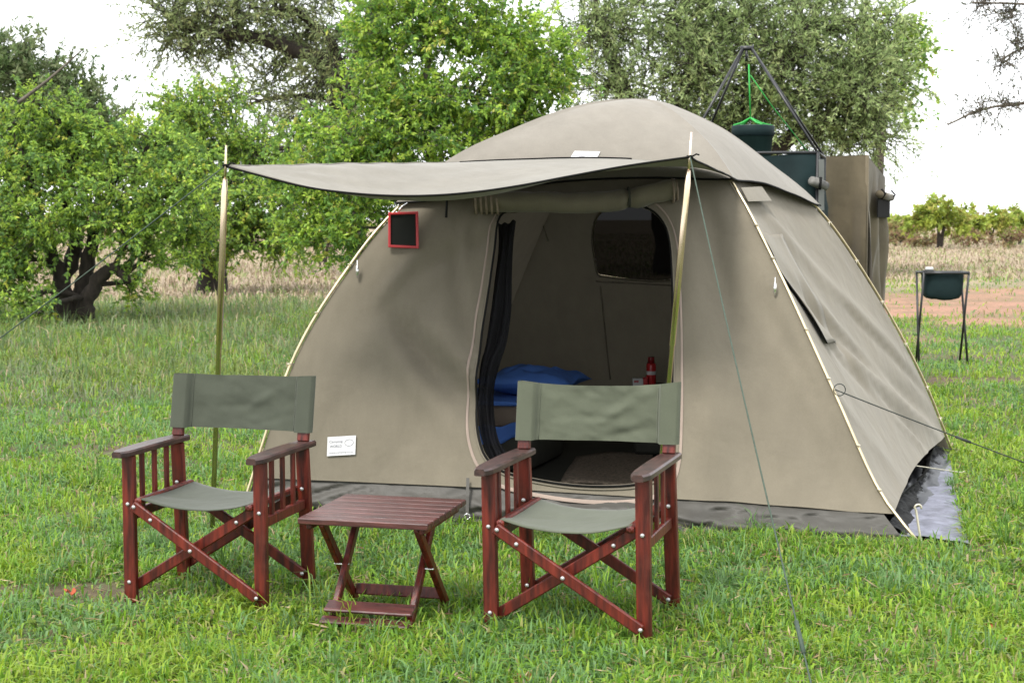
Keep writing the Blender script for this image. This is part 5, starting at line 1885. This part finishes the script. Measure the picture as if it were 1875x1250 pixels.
# longer grass against the front of the tent
rs = np.random.RandomState(5)
n = 9000
u = rs.rand(n)
p0, p1 = gnd(330, 968)[:2], gnd(1690, 1010)[:2]
off_ = np.abs(rs.normal(size=n)) * .10 + .015
fn_ = np.array([ex[1], -ex[0]])
fn_ = fn_ if fn_[1] < 0 else -fn_
xy = p0 + (p1 - p0) * u[:, None] + fn_ * off_[:, None]
keep = rs.rand(n) < .15 + 1.3 * sstep(.35, .65, vnoise(xy[:, 0], xy[:, 1], 5, 8))
xy = xy[keep]
n = len(xy)
parts.append(blades(xy[:, 0], xy[:, 1], .04 + .12 * rs.rand(n) ** 1.5, .0045 * (.7 + .6 * rs.rand(n)), .15 + .9 * rs.rand(n), PAL[rs.choice([0, 1, 3, 6, 4], n)] * (.8 + .4 * rs.rand(n, 1)), rs))
V_, F_, C_ = join(parts)
lawn = np_mesh('lawn_grass', V_, F_, M['grass'], C_)
tag(lawn, 'short green lawn grass growing round the camp', 'grass', kind='stuff')

# longer bluish grass under the left bushes
PAL_BK = PAL.copy()
def keep_l(x, d, rs): return (x < 1.5) & (rs.rand(len(x)) < sstep(12.0, 16, d + 2 * fnoise(x, d, .6, 5)))
PAL[:] = np.array([[.15, .25, .075], [.14, .2, .085], [.19, .24, .06], [.10, .16, .055], [.28, .25, .12], [.38, .3, .19], [.18, .21, .11]])
h_long = lambda x, d, rs, cl, big: .10 + .36 * rs.rand(len(x)) * (.4 + cl) * (.5 + .5 * sstep(13, 18, d))
parts = [grass_patch(90000, 12.5, 27, 1, h_long, .0085, 6, keep=keep_l)]
V_, F_, C_ = join(parts)
tag(np_mesh('long_grass', V_, F_, M['grass'], C_), 'longer dull green grass under the left bushes', 'grass', kind='stuff')

# dry straw-coloured grass of the far field
PAL[:] = np.array([[.33, .25, .18], [.31, .25, .16], [.36, .29, .22], [.27, .23, .13], [.24, .27, .10], [.37, .30, .23], [.2, .25, .09]])
h_dry = lambda x, d, rs, cl, big: .10 + .34 * rs.rand(len(x)) * (.3 + 1.2 * cl * big)
def keep_d(x, d, rs): return rs.rand(len(x)) < dry_mask(x, d) * np.where(x < 0, 1, sstep(34, 42, d))
parts = [grass_patch(110000, 26, 150, 1, h_dry, .014, 7, keep=keep_d)]
V_, F_, C_ = join(parts)
tag(np_mesh('dry_grass', V_, F_, M['dry'], C_), 'tall straw-coloured dry grass of the far field', 'grass', kind='stuff')
PAL[:] = PAL_BK

# broad-leaved weeds in the lawn, as one ground cover
rs = np.random.RandomState(15)
B_, D_, L_, W_, C_ = [], [], [], [], []
for i in range(520):
    d = 4.7 * (11 / 4.7) ** rs.rand()
    x = (rs.rand() * 2 - 1) * (.36 * d + .3)
    if tent_inside(np.array([x]), np.array([d]))[0] or fnoise(x, d, .9, 18) < .47: continue
    m = rs.randint(5, 11)
    z = float(gz(x, d))
    for k in range(m):
        a = rs.rand() * 6.28
        B_.append((x + rs.normal() * .012, d + rs.normal() * .012, z + .012 + rs.rand() * .03))
        D_.append((math.cos(a), math.sin(a), .15 + .5 * rs.rand()))
        L_.append(.018 + .03 * rs.rand()); W_.append(.010 + .014 * rs.rand())
        C_.append(np.array([(.13, .2, .05), (.18, .25, .05), (.1, .17, .055)][rs.randint(3)]) * (.8 + .4 * rs.rand()))
V_, F_ = leaf_quads(np.array(B_), np.array(D_), np.array(L_), np.array(W_), rs, .15)
tag(np_mesh('lawn_weeds', V_, F_, M['grass'], np.repeat(np.array(C_), 4, 0)), 'small broad-leaved weeds scattered in the lawn', 'ground cover', kind='stuff')

# dead straw and litter lying on the lawn
rs = np.random.RandomState(16)
n = 4200
d = 4.7 * (14 / 4.7) ** rs.rand(n); x = (rs.rand(n) * 2 - 1) * (.36 * d + .3)
ok = ~tent_inside(x, d); x, d = x[ok], d[ok]; n = len(x)
a = rs.rand(n) * 6.28
V_, F_ = leaf_quads(np.stack([x, d, gz(x, d) + .015 + .03 * rs.rand(n)], 1), np.stack([np.cos(a), np.sin(a), rs.normal(size=n) * .25], 1), .03 + .07 * rs.rand(n), .003 + .006 * rs.rand(n) ** 2, rs, .1)
tag(np_mesh('dead_straw', V_, F_, M['dry'], np.repeat(np.array([[.36, .28, .17], [.3, .2, .11], [.24, .14, .08]])[rs.randint(3, size=n)], 4, 0)), 'dead straw and dry bits lying in the lawn', 'litter', kind='stuff')

# fallen orange leaves
m_or = mat('orange_leaf', (.28, .05, .012), rough=.7, var=.25, scale=30)
for (px, py, sz, lab) in ((128, 1084, .045, 'orange-red fallen leaf on bare soil left of the left chair'), (962, 1241, .05, 'orange fallen leaf in the grass at the bottom edge'), (1713, 1217, .03, 'orange fallen leaf in the grass at bottom right'), (1812, 1148, .022, 'small reddish fallen leaf near the right edge')):
    p_ = gnd(px, py, .03)
    g = MB().grid(lambda u, v: p_ + np.array([(u - .5) * sz * (1.3 - .9 * abs(2 * v - 1)), (v - .5) * sz * .9, .012 * math.sin(u * 5 + v * 3) + .004]), np.linspace(0, 1, 6), np.linspace(0, 1, 6))
    tag(g.build('fallen_leaf', m_or, None, True, solid=.0015), lab, 'leaf', 'fallen orange leaves')
